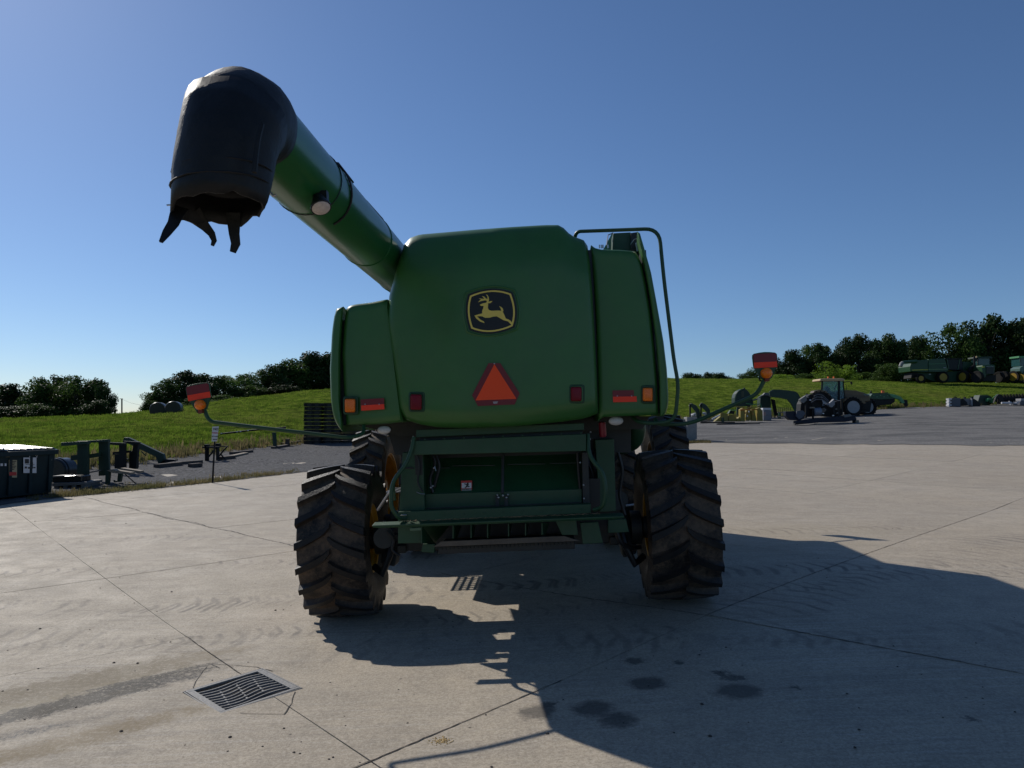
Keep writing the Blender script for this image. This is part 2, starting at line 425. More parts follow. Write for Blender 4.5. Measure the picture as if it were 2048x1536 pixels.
    # oil stains (each with its own shape)
    wrp = nd(nt, 'ShaderNodeVectorMath', operation='ADD'); sc_ = nd(nt, 'ShaderNodeVectorMath', operation='SCALE'); nn = nd(nt, 'ShaderNodeTexNoise'); nn.inputs['Scale'].default_value = 9; nn.inputs['Detail'].default_value = 7; nn.inputs['Roughness'].default_value = .7
    L.new(P, nn.inputs['Vector']); L.new(nn.outputs['Color'], sc_.inputs[0]); sc_.inputs['Scale'].default_value = .22
    L.new(P, wrp.inputs[0]); L.new(sc_.outputs[0], wrp.inputs[1])
    for px, py, r in ((1075, 1425, .13), (1185, 1418, .14), (1235, 1440, .13), (1296, 1367, .14), (1475, 1381, .16), (1440, 1345, .07), (1355, 1325, .05), (1590, 1373, .05), (1460, 1354, .07), (1270, 1322, .08), (1100, 1410, .06), (1480, 1352, .05), (1940, 1438, .03)):
        g = GP(px, py)
        d = nd(nt, 'ShaderNodeVectorMath', operation='DISTANCE'); L.new(wrp.outputs[0], d.inputs[0]); d.inputs[1].default_value = (g.x+.11, g.y+.11, g.z+.11)
        col = mix(rng(d.outputs['Value'], r*.65, r*1.15, .72, 0), col, (.045, .042, .04))
    # wash of sand and silt beside the drain
    def blob(px, py, sx, sy, ang, amt, c, thr=(.42, .62), nsc=7.):
        nonlocal col
        g = GP(px, py); ca, sa = math.cos(ang), math.sin(ang)
        al = mth('ADD', mth('MULTIPLY', mth('SUBTRACT', X, g.x), ca/sx), mth('MULTIPLY', mth('SUBTRACT', Y, g.y), sa/sx))
        ac = mth('ADD', mth('MULTIPLY', mth('SUBTRACT', X, g.x), -sa/sy), mth('MULTIPLY', mth('SUBTRACT', Y, g.y), ca/sy))
        d = mth('SQRT', mth('ADD', mth('MULTIPLY', al, al), mth('MULTIPLY', ac, ac)))
        d = mth('ADD', d, mth('MULTIPLY', mth('SUBTRACT', noise_(nsc, 9, .8), .5), 2.6))
        f = mth('MULTIPLY', rng(d, .5, 1.05, 1, 0), rng(noise_(30, 8, .9), .43, .56, .12, 1))
        col = mix(mth('MINIMUM', mth('MULTIPLY', f, amt*1.9), .92), col, c)
    blob(150, 1368, 1.2, .30, R(42), 1.0, (.20, .16, .10))
    blob(90, 1410, .95, .22, R(40), .75, (.25, .205, .13))
    blob(175, 1398, 1.0, .17, R(42), 1.1, (.05, .045, .04))
    blob(60, 1425, .8, .13, R(40), 1.0, (.08, .068, .05))
    blob(300, 1355, .6, .055, R(40), .8, (.07, .062, .05))
    blob(170, 1475, .9, .17, R(38), .8, (.24, .185, .11))
    blob(40, 1468, .5, .09, R(35), .5, (.09, .085, .08))
    blob(420, 1310, .5, .1, R(40), .45, (.25, .20, .13))
    # yellowish tint further right
    blob(1500, 1080, 3.0, 1.6, R(30), .25, (.36, .30, .20), nsc=1.)
    L.new(col, b.inputs['Base Color'])
    L.new(rng(mid, .3, .7, .62, .85), b.inputs['Roughness'])
    h = mth('ADD', mth('MULTIPLY', g2, .8), mth('ADD', mth('MULTIPLY', mid, .25), mth('MULTIPLY', st, .2)))
    b.inputs['Specular IOR Level'].default_value = .3
    if hgt is not None: h = mth('ADD', h, mth('MULTIPLY', hgt, -.3))
    bp = nd(nt, 'ShaderNodeBump'); bp.inputs['Strength'].default_value = .55; bp.inputs['Distance'].default_value = .012
    L.new(h, bp.inputs['Height']); L.new(bp.outputs[0], b.inputs['Normal'])
    return m
concrete_m = concrete_material()
joint_m = mat('joint_dirt_and_shadow', (.035, .03, .026), .9, var=.3, scale=30)
pad_filler = mat('sub_base', (.05, .045, .04), .95)

def gravel_material():
    m = bpy.data.materials.new('grey_gravel'); m.use_nodes = True; nt = m.node_tree; b = nt.nodes['Principled BSDF']; L = nt.links
    tc = nd(nt, 'ShaderNodeTexCoord'); P = tc.outputs['Object']
    vo = nd(nt, 'ShaderNodeTexVoronoi'); vo.inputs['Scale'].default_value = 14; L.new(P, vo.inputs['Vector'])
    cr = nd(nt, 'ShaderNodeValToRGB'); L.new(vo.outputs['Color'], cr.inputs[0]); e = cr.color_ramp.elements
    e[0].color = (.022, .022, .025, 1); e[1].color = (.19, .185, .185, 1); e[0].position = .15; e[1].position = .95
    n = nd(nt, 'ShaderNodeTexNoise'); n.inputs['Scale'].default_value = .25; n.inputs['Detail'].default_value = 8; n.inputs['Roughness'].default_value = .7
    mp = nd(nt, 'ShaderNodeMapping'); mp.inputs['Scale'].default_value = (.5, 1.6, 1); mp.inputs['Rotation'].default_value = (0, 0, R(-12)); L.new(P, mp.inputs['Vector']); L.new(mp.outputs[0], n.inputs['Vector'])
    mr = nd(nt, 'ShaderNodeMapRange'); mr.inputs[1].default_value = .45; mr.inputs[2].default_value = .65; mr.inputs[4].default_value = .6; L.new(n.outputs[0], mr.inputs[0])
    mx = nd(nt, 'ShaderNodeMixRGB'); L.new(mr.outputs[0], mx.inputs[0]); L.new(cr.outputs[0], mx.inputs[1]); mx.inputs[2].default_value = (.13, .125, .12, 1)
    n2 = nd(nt, 'ShaderNodeTexNoise'); n2.inputs['Scale'].default_value = 1.3; n2.inputs['Detail'].default_value = 9; n2.inputs['Roughness'].default_value = .75; L.new(P, n2.inputs['Vector'])
    m4 = nd(nt, 'ShaderNodeMapRange'); m4.inputs[1].default_value = .5; m4.inputs[2].default_value = .7; m4.inputs[4].default_value = .5; L.new(n2.outputs[0], m4.inputs[0])
    mx2 = nd(nt, 'ShaderNodeMixRGB'); L.new(m4.outputs[0], mx2.inputs[0]); L.new(mx.outputs[0], mx2.inputs[1]); mx2.inputs[2].default_value = (.075, .07, .07, 1)
    sx = nd(nt, 'ShaderNodeSeparateXYZ'); L.new(P, sx.inputs[0]); m5 = nd(nt, 'ShaderNodeMapRange'); m5.inputs[1].default_value = -4; m5.inputs[2].default_value = 14; m5.inputs[4].default_value = .45; L.new(sx.outputs[0], m5.inputs[0])
    mx3 = nd(nt, 'ShaderNodeMixRGB'); L.new(m5.outputs[0], mx3.inputs[0]); L.new(mx2.outputs[0], mx3.inputs[1]); mx3.inputs[2].default_value = (.30, .285, .26, 1); mx2 = mx3
    n6 = nd(nt, 'ShaderNodeTexNoise'); n6.inputs['Scale'].default_value = .5; n6.inputs['Detail'].default_value = 10; n6.inputs['Roughness'].default_value = .8; L.new(mp.outputs[0], n6.inputs['Vector'])
    m6 = nd(nt, 'ShaderNodeMapRange'); m6.inputs[1].default_value = .46; m6.inputs[2].default_value = .56; m6.inputs[4].default_value = .85; L.new(n6.outputs[0], m6.inputs[0])
    mx4 = nd(nt, 'ShaderNodeMixRGB'); L.new(m6.outputs[0], mx4.inputs[0]); L.new(mx2.outputs[0], mx4.inputs[1]); mx4.inputs[2].default_value = (.10, .098, .096, 1); mx2 = mx4
    L.new(mx2.outputs[0], b.inputs['Base Color']); b.inputs['Roughness'].default_value = .95; b.inputs['Specular IOR Level'].default_value = .1
    bp = nd(nt, 'ShaderNodeBump'); bp.inputs['Strength'].default_value = .9; bp.inputs['Distance'].default_value = .03; L.new(vo.outputs['Distance'], bp.inputs['Height']); L.new(bp.outputs[0], b.inputs['Normal'])
    return m
gravel_m = gravel_material()
def grass_material(name, c0, c1, c2, blade=False):
    m = bpy.data.materials.new(name); m.use_nodes = True; nt = m.node_tree; b = nt.nodes['Principled BSDF']; L = nt.links
    tc = nd(nt, 'ShaderNodeTexCoord'); P = tc.outputs['Object']
    def nz(s, d=6, r=.7):
        n = nd(nt, 'ShaderNodeTexNoise'); n.inputs['Scale'].default_value = s; n.inputs['Detail'].default_value = d; n.inputs['Roughness'].default_value = r; L.new(P, n.inputs['Vector']); return n.outputs[0]
    cr = nd(nt, 'ShaderNodeValToRGB'); L.new(nz(.9, 10, .75), cr.inputs[0]); e = cr.color_ramp.elements
    e[0].position = .40; e[1].position = .60; e[0].color = c0+(1,); e[1].color = c1+(1,)
    mr = nd(nt, 'ShaderNodeMapRange'); mr.inputs[1].default_value = .5; mr.inputs[2].default_value = .75; mr.inputs[4].default_value = .7; L.new(nz(.12, 5), mr.inputs[0])
    mx = nd(nt, 'ShaderNodeMixRGB'); L.new(mr.outputs[0], mx.inputs[0]); L.new(cr.outputs[0], mx.inputs[1]); mx.inputs[2].default_value = c2+(1,)
    m7 = nd(nt, 'ShaderNodeMapRange'); m7.inputs[1].default_value = .52; m7.inputs[2].default_value = .62; m7.inputs[4].default_value = .5; L.new(nz(.35, 8, .8), m7.inputs[0])
    mxd = nd(nt, 'ShaderNodeMixRGB'); L.new(m7.outputs[0], mxd.inputs[0]); L.new(mx.outputs[0], mxd.inputs[1]); mxd.inputs[2].default_value = tuple(q*.8 for q in c0)+(1,); mx = mxd
    L.new(mx.outputs[0], b.inputs['Base Color']); b.inputs['Roughness'].default_value = .75; b.inputs['Specular IOR Level'].default_value = 0.
    if blade:
        b.inputs['Specular IOR Level'].default_value = 0; b.inputs['Roughness'].default_value = 1
        tr = nd(nt, 'ShaderNodeBsdfTranslucent'); L.new(mx.outputs[0], tr.inputs[0])
        ms = nd(nt, 'ShaderNodeMixShader'); ms.inputs[0].default_value = .45
        L.new(b.outputs[0], ms.inputs[1]); L.new(tr.outputs[0], ms.inputs[2]); L.new(ms.outputs[0], nt.nodes['Material Output'].inputs[0])
    else:
        bp = nd(nt, 'ShaderNodeBump'); bp.inputs['Strength'].default_value = 1.; bp.inputs['Distance'].default_value = .3; L.new(nz(6, 8, .8), bp.inputs['Height']); L.new(bp.outputs[0], b.inputs['Normal'])
    return m
grass_m = grass_material('meadow_grass', (.045, .08, .014), (.20, .26, .038), (.22, .22, .055))
blade_m = grass_material('grass_blades', (.065, .125, .014), (.22, .31, .038), (.26, .27, .06), True)
dry_m = grass_material('dry_weeds', (.12, .11, .05), (.26, .20, .10), (.12, .15, .05), True)

# base sheet under everything, out to the horizon
mb = MB(); rr = [0, 20, 60, 150, 400, 1200, 5000]; n = 48
mb.v.append((0, 0, -.75))
for r in rr[1:]:
    for k in range(n): mb.v.append((r*math.cos(2*math.pi*k/n), r*math.sin(2*math.pi*k/n), -.75))
for k in range(n): mb.f.append((0, 1+k, 1+(k+1) % n))
for i in range(len(rr)-2):
    for k in range(n): mb.f.append((1+i*n+k, 1+(i+1)*n+k, 1+(i+1)*n+(k+1) % n, 1+i*n+(k+1) % n))
tag(mb.build('ground', grass_m), kind='structure')

# ---- concrete pad of jointed slabs, laid at 45 degrees
def pq(p, q): return ((p+q)*.70711, (p-q)*.70711)
def pline(i, q):
    if i == 0: return 2.15 - .1*min(q, 0) if q > -21 else 4.25
    if i == 1: return max(6.15, 6.15)
    return 6.15+3.5*(i-1) if i > 0 else 2.4+3.5*i
def qline(j): return -7.15+3.5*j
EDGE = [(-1400, 1150), (-300, 1040), (0, 1012), (120, 996), (180, 991), (425, 966), (690, 935), (1024, 905), (1400, 886), (2048, 892), (2700, 915), (3600, 960)]
def edge_pt(u): return GP(u, interp(u, [e[0] for e in EDGE], [e[1] for e in EDGE]))
pad = MB(); GAP = .004
def inside(x, y):
    if y < 5: return True
    u = 1024+F*x/y
    e = edge_pt(max(-1400, min(3600, u))); return y < e.y + 1.
NPAD = 26
for i in range(NPAD):
    for j in range(NPAD):
        pass
# the bed the slabs lie on: dark joint filler just below them
xs = [-16+2*i for i in range(24)]; ys = [-6+2*i for i in range(25)]
bed = MB(); cache = {}
def inpad(x, y):
    k = (round(x, 2), round(y, 2))
    if k not in cache: cache[k] = inside(x, y)
    return cache[k]
idx = {}
for a in xs:
    for b_ in ys:
        idx[(a, b_)] = len(bed.v); bed.v.append((a, b_, G(a, b_)-.03))
for a in xs[:-1]:
    for b_ in ys[:-1]:
        if inpad(a+1, b_+1) or inpad(a, b_): bed.f.append((idx[(a, b_)], idx[(a+2, b_)], idx[(a+2, b_+2)], idx[(a, b_+2)]))
HP0, HP1, HQ0, HQ1 = 2.27, 2.86, -5.66, -5.06
# cut the bed open under the drain
bed.f = [f for f in bed.f if not (min(bed.v[i][0] for i in f) < -2.0 < max(bed.v[i][0] for i in f) and min(bed.v[i][1] for i in f) < 5.6 < max(bed.v[i][1] for i in f))]
pad_o = tag(bed.build('concrete_pad', joint_m), kind='structure')
rs = random.Random(3)
def slab(i, j):
    q0, q1 = qline(j)+GAP, qline(j+1)-GAP
    c = pq((pline(i, q0)+pline(i+1, q0))/2, (q0+q1)/2)
    if not (-15.5 < c[0] < 29 and -4.5 < c[1]): return
    cn = [pq(pline(i+a, q0), q) for a in (0, 1) for q in (q0, q1)]
    if not any(inpad(x, y) for x, y in cn): return
    hole = j == 0 and i in (-1, 0)
    N = 5
    qs = [q0+(q1-q0)*k/N for k in range(N+1)]
    if hole: qs = [q0, (q0+HQ0)/2, HQ0, HQ1, (HQ1+q1)/2, q1]
    m = MB(); rows = []
    for q in qs:
        a, b_ = pline(i, q)+GAP, pline(i+1, q)-GAP
        ps = [a+(b_-a)*k/N for k in range(N+1)]
        if hole and i == -1: ps = [a+(HP0-a)*k/(N-1) for k in range(N)]+[b_]
        if hole and i == 0: ps = [a]+[HP1+(b_-HP1)*k/(N-1) for k in range(N)]
        rows.append(ps)
    dz = rs.uniform(-.002, .002)
    for q, ps in zip(qs, rows):
        for k, p in enumerate(ps):
            x, y = pq(p, q); jx = rs.uniform(-.002, .002) if (k in (0, N) or q in (qs[0], qs[-1])) else 0
            m.v.append((x+jx, y+jx, G(x, y)+dz))
    for a in range(len(qs)-1):
        for k in range(N):
            if hole and a == 2 and ((i == -1 and k == N-1) or (i == 0 and k == 0)): continue
            m.f.append((a*(N+1)+k, a*(N+1)+k+1, (a+1)*(N+1)+k+1, (a+1)*(N+1)+k))
    # skirts
    nb = len(m.v)
    m.v += [(x, y, z-.06) for x, y, z in m.v]
    ed = {}
    for f in m.f:
        for a in range(4):
            e = (f[a], f[(a+1) % 4]); ed[e] = 1
    for (a, b_) in list(ed):
        if (b_, a) not in ed: m.f.append((b_, a, a+nb, b_+nb))
    return m.build('slab', concrete_m, pad_o)
for i in range(-4, 14):
    for j in range(-12, 8): slab(i, j)

# ---- gravel yard between the pad and the toe of the hill
us = [-1300+16*i for i in range(int(4800/16)+1)]
gm = MB(); ND = 26
for u in us:
    e = edge_pt(u); t = (u-1024)/F; td = interp(t, TT, TOE_D)+2.2
    e0 = e.y + (.18*noise.noise((u*.013, 0, 3)) + .10*noise.noise((u*.06, 1, 3)))*(1 if u < 1000 else 3.5); td = max(td, e0+2.4)
    for k in range(ND+1):
        y = e0+(td-e0)*(k/ND)**1.3; x = t*y
        gm.v.append((x, y, G(x, y)+.012+.03*noise.noise((x*.8, y*.8, 0))*(min(1, k/2))))
for a in range(len(us)-1):
    for k in range(ND): gm.f.append((a*(ND+1)+k, (a+1)*(ND+1)+k, (a+1)*(ND+1)+k+1, a*(ND+1)+k+1))
tag(gm.build('gravel_yard', gravel_m, smooth_=True), kind='structure')

# ---- grass hill
ts = [-3.2, -2.6, -2.1, -1.7, -1.4] + [-1.3+.025*i for i in range(105)] + [1.4, 1.7, 2.1, 2.6, 3.2]
hm = MB(); fr = [0, .02, .05, .09, .14, .2, .27, .34, .42, .5, .58, .66, .74, .82, .88, .93, .97, 1.0]
far = [3, 8, 15, 30, 60, 120, 250, 600, 1500]
for t in ts:
    td = interp(t, TT, TOE_D); cd = interp(t, TT, CR_D)
    for f in fr:
        y = td+(cd-td)*f + .5*noise.noise((t*60, 0, 9))*(f == 0); x = t*y
        hm.v.append((x, y, G(x, y)+.03+.16*noise.noise((x*.16, y*.16, 4))*min(1, f*8)))
    for f in far:
        y = cd+f; x = t*y; hm.v.append((x, y, G(x, y)))
M_ = len(fr)+len(far)
for a in range(len(ts)-1):
    for k in range(M_-1): hm.f.append((a*M_+k, (a+1)*M_+k, (a+1)*M_+k+1, a*M_+k+1))
tag(hm.build('grass_hill', grass_m, smooth_=True), kind='structure')
def hill_z(x, y):
    t = x/y; td = interp(t, TT, TOE_D); cd = interp(t, TT, CR_D); f = (y-td)/(cd-td)
    return G(x, y)+.02+.16*noise.noise((x*.16, y*.16, 4))*max(0, min(1, f*8))*(1 if f <= 1 else 0)

def tufts(name, pts, m, hmin, hmax, wd, blades, lean=.5, label=None, cat=None):
    mb = MB(); rg = random.Random(11)
    for x, y, z, s in pts:
        for _ in range(blades):
            a = rg.uniform(0, 6.283); h = rg.uniform(hmin, hmax)*s; w = wd*s*rg.uniform(.6, 1.3)
            bx, by = x+rg.uniform(-.12, .12)*s, y+rg.uniform(-.12, .12)*s
            dx, dy = math.cos(a), math.sin(a); l = h*lean*rg.uniform(.2, 1)
            px, py = -dy*w/2, dx*w/2
            o = len(mb.v)
            mb.v += [(bx-px, by-py, z-.02), (bx+px, by+py, z-.02), (bx+dx*l*.4+px*.7, by+dy*l*.4+py*.7, z+h*.6), (bx+dx*l*.4-px*.7, by+dy*l*.4-py*.7, z+h*.6), (bx+dx*l, by+dy*l, z+h)]
            mb.f += [(o, o+1, o+2, o+3), (o+3, o+2, o+4)]
    me = bpy.data.meshes.new(name); me.from_pydata(mb.v, [], mb.f); me.materials.append(m)
    o = bpy.data.objects.new(name, me); COL.objects.link(o); tag(o, label, cat, kind='stuff'); return o
rg = random.Random(5); pts = []
for _ in range(17000):
    u = rg.uniform(-80, 720) if rg.random() < .55 else rg.uniform(1330, 2130); t = (u-1024)/F
    td = interp(t, TT, TOE_D); cd = interp(t, TT, CR_D); f = rg.random()**1.25*1.03; y = td+(cd-td)*f; x = t*y
    pts.append((x, y, hill_z(x, y), rg.uniform(.6, 1.2)))
tufts('grass', pts, blade_m, .06, .17, .03, 7, label='short green meadow grass covering the hillside behind the yard', cat='grass')
pts = []
for _ in range(2600):
    u = rg.uniform(-60, 2110); t = (u-1024)/F
    if 730 < u < 1320: continue
    td = interp(t, TT, TOE_D); y = td+rg.gauss(.6, .9); x = t*y
    pts.append((x, y, G(x, y)+.03, rg.uniform(.6, 1.5)))
tufts('weeds', pts, dry_m, .1, .34, .03, 7, label='tall dry weeds along the foot of the grass hill', cat='weeds')
pts = []
for _ in range(1700):
    u = rg.choice([rg.gauss(480, 90), rg.uniform(60, 560), rg.uniform(110, 330), rg.uniform(1330, 1420)])
    if 600 < u < 1330 or u < 55: continue
    e = edge_pt(u); y = e.y+abs(rg.gauss(0, .55))+.02; t = (u-1024)/F; x = t*y
    pts.append((x, y, G(x, y)+.01, rg.uniform(.35, .9)))
tufts('weeds', pts, dry_m, .05, .17, .02, 7, label='low dry weeds along the edge of the concrete', cat='weeds')

# ---- drain grate
gr = empty('drain_grate', pq(2.565, -5.36)+(G(*pq(2.565, -5.36)),), (0, -math.atan(.045), R(45)))
tag(gr, 'cast iron storm drain grate with wavy bars set in the concrete', 'drain grate')
iron = mat('cast_iron', (.17, .165, .16), .6, metal=.0, var=.25, scale=20, bump=.3, bscale=60, dust=.35, dustcol=(.25, .23, .2))
pit_m = mat('dark_pit', (.01, .01, .01), .95)
H = .297
f = MB()
for s in (-1, 1):
    f.box((0, s*(H-.016), .003), (2*H, .030, .014)); f.box((s*(H-.026), 0, .003), (.05, 2*H-.064, .014))
f.build('frame', iron, gr, bevel=.002)
f = MB()
for s in (-1, 1): f.box((0, s*(H+.009), .0), (2*H+.03, .01, .016)); f.box((s*(H+.009), 0, .0), (.01, 2*H+.004, .016))
f.build('seat_rim', iron, gr, bevel=.002)
p_ = MB(); p_.box((0, 0, -.45), (2*H+.02, 2*H+.02, .02))
for s in (-1, 1): p_.box((0, s*(H+.025), -.235), (2*H+.06, .02, .43)); p_.box((s*(H+.025), 0, -.235), (.02, 2*H+.02, .43))
p_.build('pit', pit_m, gr)
def wave(x): return .046*math.sin((x/(H-.05))*math.pi)
NB = 9; sp = (2*H-.064)/(NB+1)
for k in range(NB):
    y0 = -(2*H-.064)/2+sp*(k+1); m = MB(); S = 24; vv = []
    for i in range(S+1):
        x = lerp(-(H-.052), H-.052, i/S); y = y0+wave(x)*.8*(1-abs(y0)/.45)
        vv += [(x, y-.005, -.010), (x, y+.005, -.010), (x, y+.005, .004), (x, y-.005, .004)]
    ff = [(i*4+a, i*4+(a+1) % 4, (i+1)*4+(a+1) % 4, (i+1)*4+a) for i in range(S) for a in range(4)]
    m.add(vv, ff); m.build('bar', iron, gr)
for xx in (-.14, 0, .14):
    for k in range(2, 8):
        y0 = -(2*H-.064)/2+sp*(k+.5); MB().box((xx+(k-5)*.012, y0+wave(xx)*.85, -.004), (.013, sp-.009, .004)).build('link', iron, gr)
# cracks round the drain and a wandering crack along a joint; one painted cast shadow farther out
def crack_or_shadow(pix, w=.006, jit=.01, seed=0):
    rg = random.Random(seed); P_ = []
    for a, b_ in zip(pix[:-1], pix[1:]):
        A, B = GP(*a), GP(*b_); n_ = max(2, int((B-A).length/.06))
        for k in range(n_): P_.append(A.lerp(B, k/n_)+Vector((rg.gauss(0, jit), rg.gauss(0, jit), 0)))
    P_.append(GP(*pix[-1])); m = MB()
    for i, p in enumerate(P_):
        d = (P_[min(i+1, len(P_)-1)]-P_[max(0, i-1)]); d.z = 0; d.normalize(); s = Vector((-d.y, d.x, 0))*w*rg.uniform(.25, .8)
        for q in (p-s, p+s): m.v.append((q.x, q.y, G(q.x, q.y)+.0045))
    m.f = [(2*i, 2*i+1, 2*i+3, 2*i+2) for i in range(len(P_)-1)]
    m.build('crack_or_shadow', joint_m, pad_o)
crack_or_shadow([(384, 1382), (395, 1358), (418, 1328), (440, 1337)], .005, .003, 1)
crack_or_shadow([(421, 1328), (470, 1331), (515, 1335), (545, 1343)], .007, .004, 2)
crack_or_shadow([(590, 1385), (582, 1408), (568, 1430)], .006, .003, 3)
crack_or_shadow([(568, 1430), (530, 1429), (480, 1427)], .005, .004, 4)
crack_or_shadow([(1480, 937), (1560, 940), (1640, 944)], .03, .02, 10)  # thin cast shadow, painted on as a dark ribbon

def jcrack(fp, w, jit, seed, wig):                         # a ravelled joint: a crack that wanders along the saw cut
    rg = random.Random(seed); m = MB(); P_ = []
    for k in range(len(fp)-1):
        (p0, q0), (p1, q1) = fp[k], fp[k+1]; n_ = int(math.hypot(p1-p0, q1-q0)/.05)
        for i in range(n_):
            t = i/n_; p, q = lerp(p0, p1, t), lerp(q0, q1, t); o = wig*noise.noise((p*.9, q*.9, seed))+rg.gauss(0, jit)
            x, y = pq(p+(o if abs(q1-q0) > abs(p1-p0) else 0), q+(o if abs(q1-q0) <= abs(p1-p0) else 0)); P_.append(Vector((x, y, 0)))
    for i, p in enumerate(P_):
        d = (P_[min(i+1, len(P_)-1)]-P_[max(0, i-1)]); d.normalize(); s_ = Vector((-d.y, d.x, 0))*w*rg.uniform(.2, .9)
        for q in (p-s_, p+s_): m.v.append((q.x, q.y, G(q.x, q.y)+.0045))
    m.f = [(2*i, 2*i+1, 2*i+3, 2*i+2) for i in range(len(P_)-1)]
    m.build('crack_or_shadow', joint_m, pad_o)
jcrack([(6.15, -22), (6.15, -11)], .015, .008, 6, .10); jcrack([(6.15, -7.5), (6.15, -1.2)], .008, .006, 8, .03)
jcrack([(.6, -3.65), (4.2, -3.65)], .006, .003, 7, .0); jcrack([(2.87, -7.2), (2.72, -5.7)], .006, .003, 9, .0); jcrack([(6.2, -3.65), (18, -3.65)], .006, .003, 12, .0)

# pebbles and spilled grain
def pebbles(name, pts, m, label, cat):
    mb = MB(); rg = random.Random(2)
    for x, y, r in pts:
        z = G(x, y); ph = rg.uniform(0, 6); k = 6; vv = [(x, y, z+r*.75)]
        for i in range(k):
            a = ph+6.283*i/k; q = r*rg.uniform(.7, 1.2); vv.append((x+math.cos(a)*q, y+math.sin(a)*q, z+.001))
        for i in range(k):
            a = ph+6.283*(i+.5)/k; q = r*rg.uniform(.5, .8); vv.append((x+math.cos(a)*q, y+math.sin(a)*q, z+r*.5))
        ff = [(1+i, 1+(i+1) % k, 1+k+i) for i in range(k)]+[(1+(i+1) % k, 1+k+(i+1) % k, 1+k+i) for i in range(k)]+[(0, 1+k+i, 1+k+(i+1) % k) for i in range(k)]
        mb.add(vv, ff)
    o = mb.build(name, m); tag(o, label, cat, kind='stuff')
rg = random.Random(21); pp = []
for _ in range(420):
    y = 4+rg.random()**1.4*18; x = rg.uniform(-.72, .72)*y; pp.append((x, y, rg.uniform(.003, .010)))
for px, py in ((80, 1258), (228, 1326), (275, 1327), (460, 1475), (243, 1463), (551, 1221), (343, 1184), (252, 1047), (1095, 1468), (1404, 1409), (1420, 1473), (70, 1043)):
    g = GP(px, py); pp.append((g.x, g.y, .014))
pebbles('pebbles', pp, mat('dark_pebble', (.05, .042, .035), .9), 'loose dark pebbles and clods scattered over the concrete', 'pebbles')
g0 = GP(882, 1482); pp = [(g0.x+rg.gauss(0, .028), g0.y+rg.gauss(0, .03), rg.uniform(.004, .007)) for _ in range(90)]
pebbles('spilled_grain', pp, mat('corn_grain', (.42, .27, .08), .6, var=.35, scale=200), 'small heap of spilled corn kernels on the concrete', 'grain')

# ================================================================== TREES
def leaf_mat(name, c, tr=.3):
    m = bpy.data.materials.new(name); m.use_nodes = True; nt = m.node_tree; b = nt.nodes['Principled BSDF']; L = nt.links
    oi = nd(nt, 'ShaderNodeObjectInfo'); tc = nd(nt, 'ShaderNodeTexCoord')
    n = nd(nt, 'ShaderNodeTexNoise'); n.inputs['Scale'].default_value = 3.; n.inputs['Detail'].default_value = 6; L.new(tc.outputs['Object'], n.inputs['Vector'])
    ad = nd(nt, 'ShaderNodeMath', operation='MULTIPLY_ADD'); L.new(oi.outputs['Random'], ad.inputs[0]); ad.inputs[1].default_value = .35; L.new(n.outputs[0], ad.inputs[2])
    cr = nd(nt, 'ShaderNodeValToRGB'); e = cr.color_ramp.elements; e[0].position = .35; e[1].position = .95
    e[0].color = tuple(q*.55 for q in c)+(1,); e[1].color = tuple(q*1.5 for q in c)+(1,); L.new(ad.outputs[0], cr.inputs[0])
    L.new(cr.outputs[0], b.inputs['Base Color']); b.inputs['Roughness'].default_value = .55; b.inputs['Specular IOR Level'].default_value = .12
    t = nd(nt, 'ShaderNodeBsdfTranslucent'); L.new(cr.outputs[0], t.inputs[0]); ms = nd(nt, 'ShaderNodeMixShader'); ms.inputs[0].default_value = tr
    L.new(b.outputs[0], ms.inputs[1]); L.new(t.outputs[0], ms.inputs[2]); L.new(ms.outputs[0], nt.nodes['Material Output'].inputs[0]); return m
leaf_dark = leaf_mat('dark_tree_leaves', (.030, .055, .014), .22)
leaf_mid = leaf_mat('mid_green_leaves', (.055, .098, .02), .35)
leaf_bright = leaf_mat('bright_shrub_leaves', (.16, .25, .03), .5)
bark = mat('tree_bark', (.06, .045, .035), .9, var=.3, scale=6)
def crown_mesh(name, seed, m, nleaf, base, leaf, rough=1.):
    rg = random.Random(seed); blobs = []
    for _ in range(int(15*rough)+6):
        a = rg.uniform(0, 6.283); r = .36*math.sqrt(rg.random()); h = rg.uniform(base, .86)
        k = math.sqrt(max(.08, 1-((h-.42)/.60)**2)); br = rg.uniform(.13, .24)*(1.1-.45*h)
        blobs.append((r*k*math.cos(a), r*k*math.sin(a), h, br))
    blobs.append((rg.uniform(-.08, .08), 0, .82, .13)); blobs.append((rg.uniform(-.1, .1), 0, .90, .085))
    wts = [b[3]**2 for b in blobs]; vs = []; fs = []
    for b in rg.choices(blobs, wts, k=nleaf):
        d = Vector((rg.gauss(0, 1), rg.gauss(0, 1), rg.gauss(0, 1))).normalized(); rr = b[3]*(rg.random()**.35)*rg.choice([1, 1, 1, 1.2])
        c = Vector(b[:3])+d*rr; c.z = abs(c.z)+.005
        nrm = (d*.7+Vector((rg.gauss(0, .6), rg.gauss(0, .6), rg.gauss(0, .6)))).normalized()
        x = nrm.orthogonal().normalized(); x.rotate(Matrix.Rotation(rg.uniform(0, 6.28), 3, nrm)); y = nrm.cross(x); s = leaf*rg.uniform(.6, 1.3)
        o = len(vs); vs += [c-x*s, c+y*s*.55, c+x*s, c-y*s*.55]; fs.append((o, o+1, o+2, o+3))
    me = bpy.data.meshes.new(name); me.from_pydata([tuple(v) for v in vs], [], fs); me.materials.append(m); return me
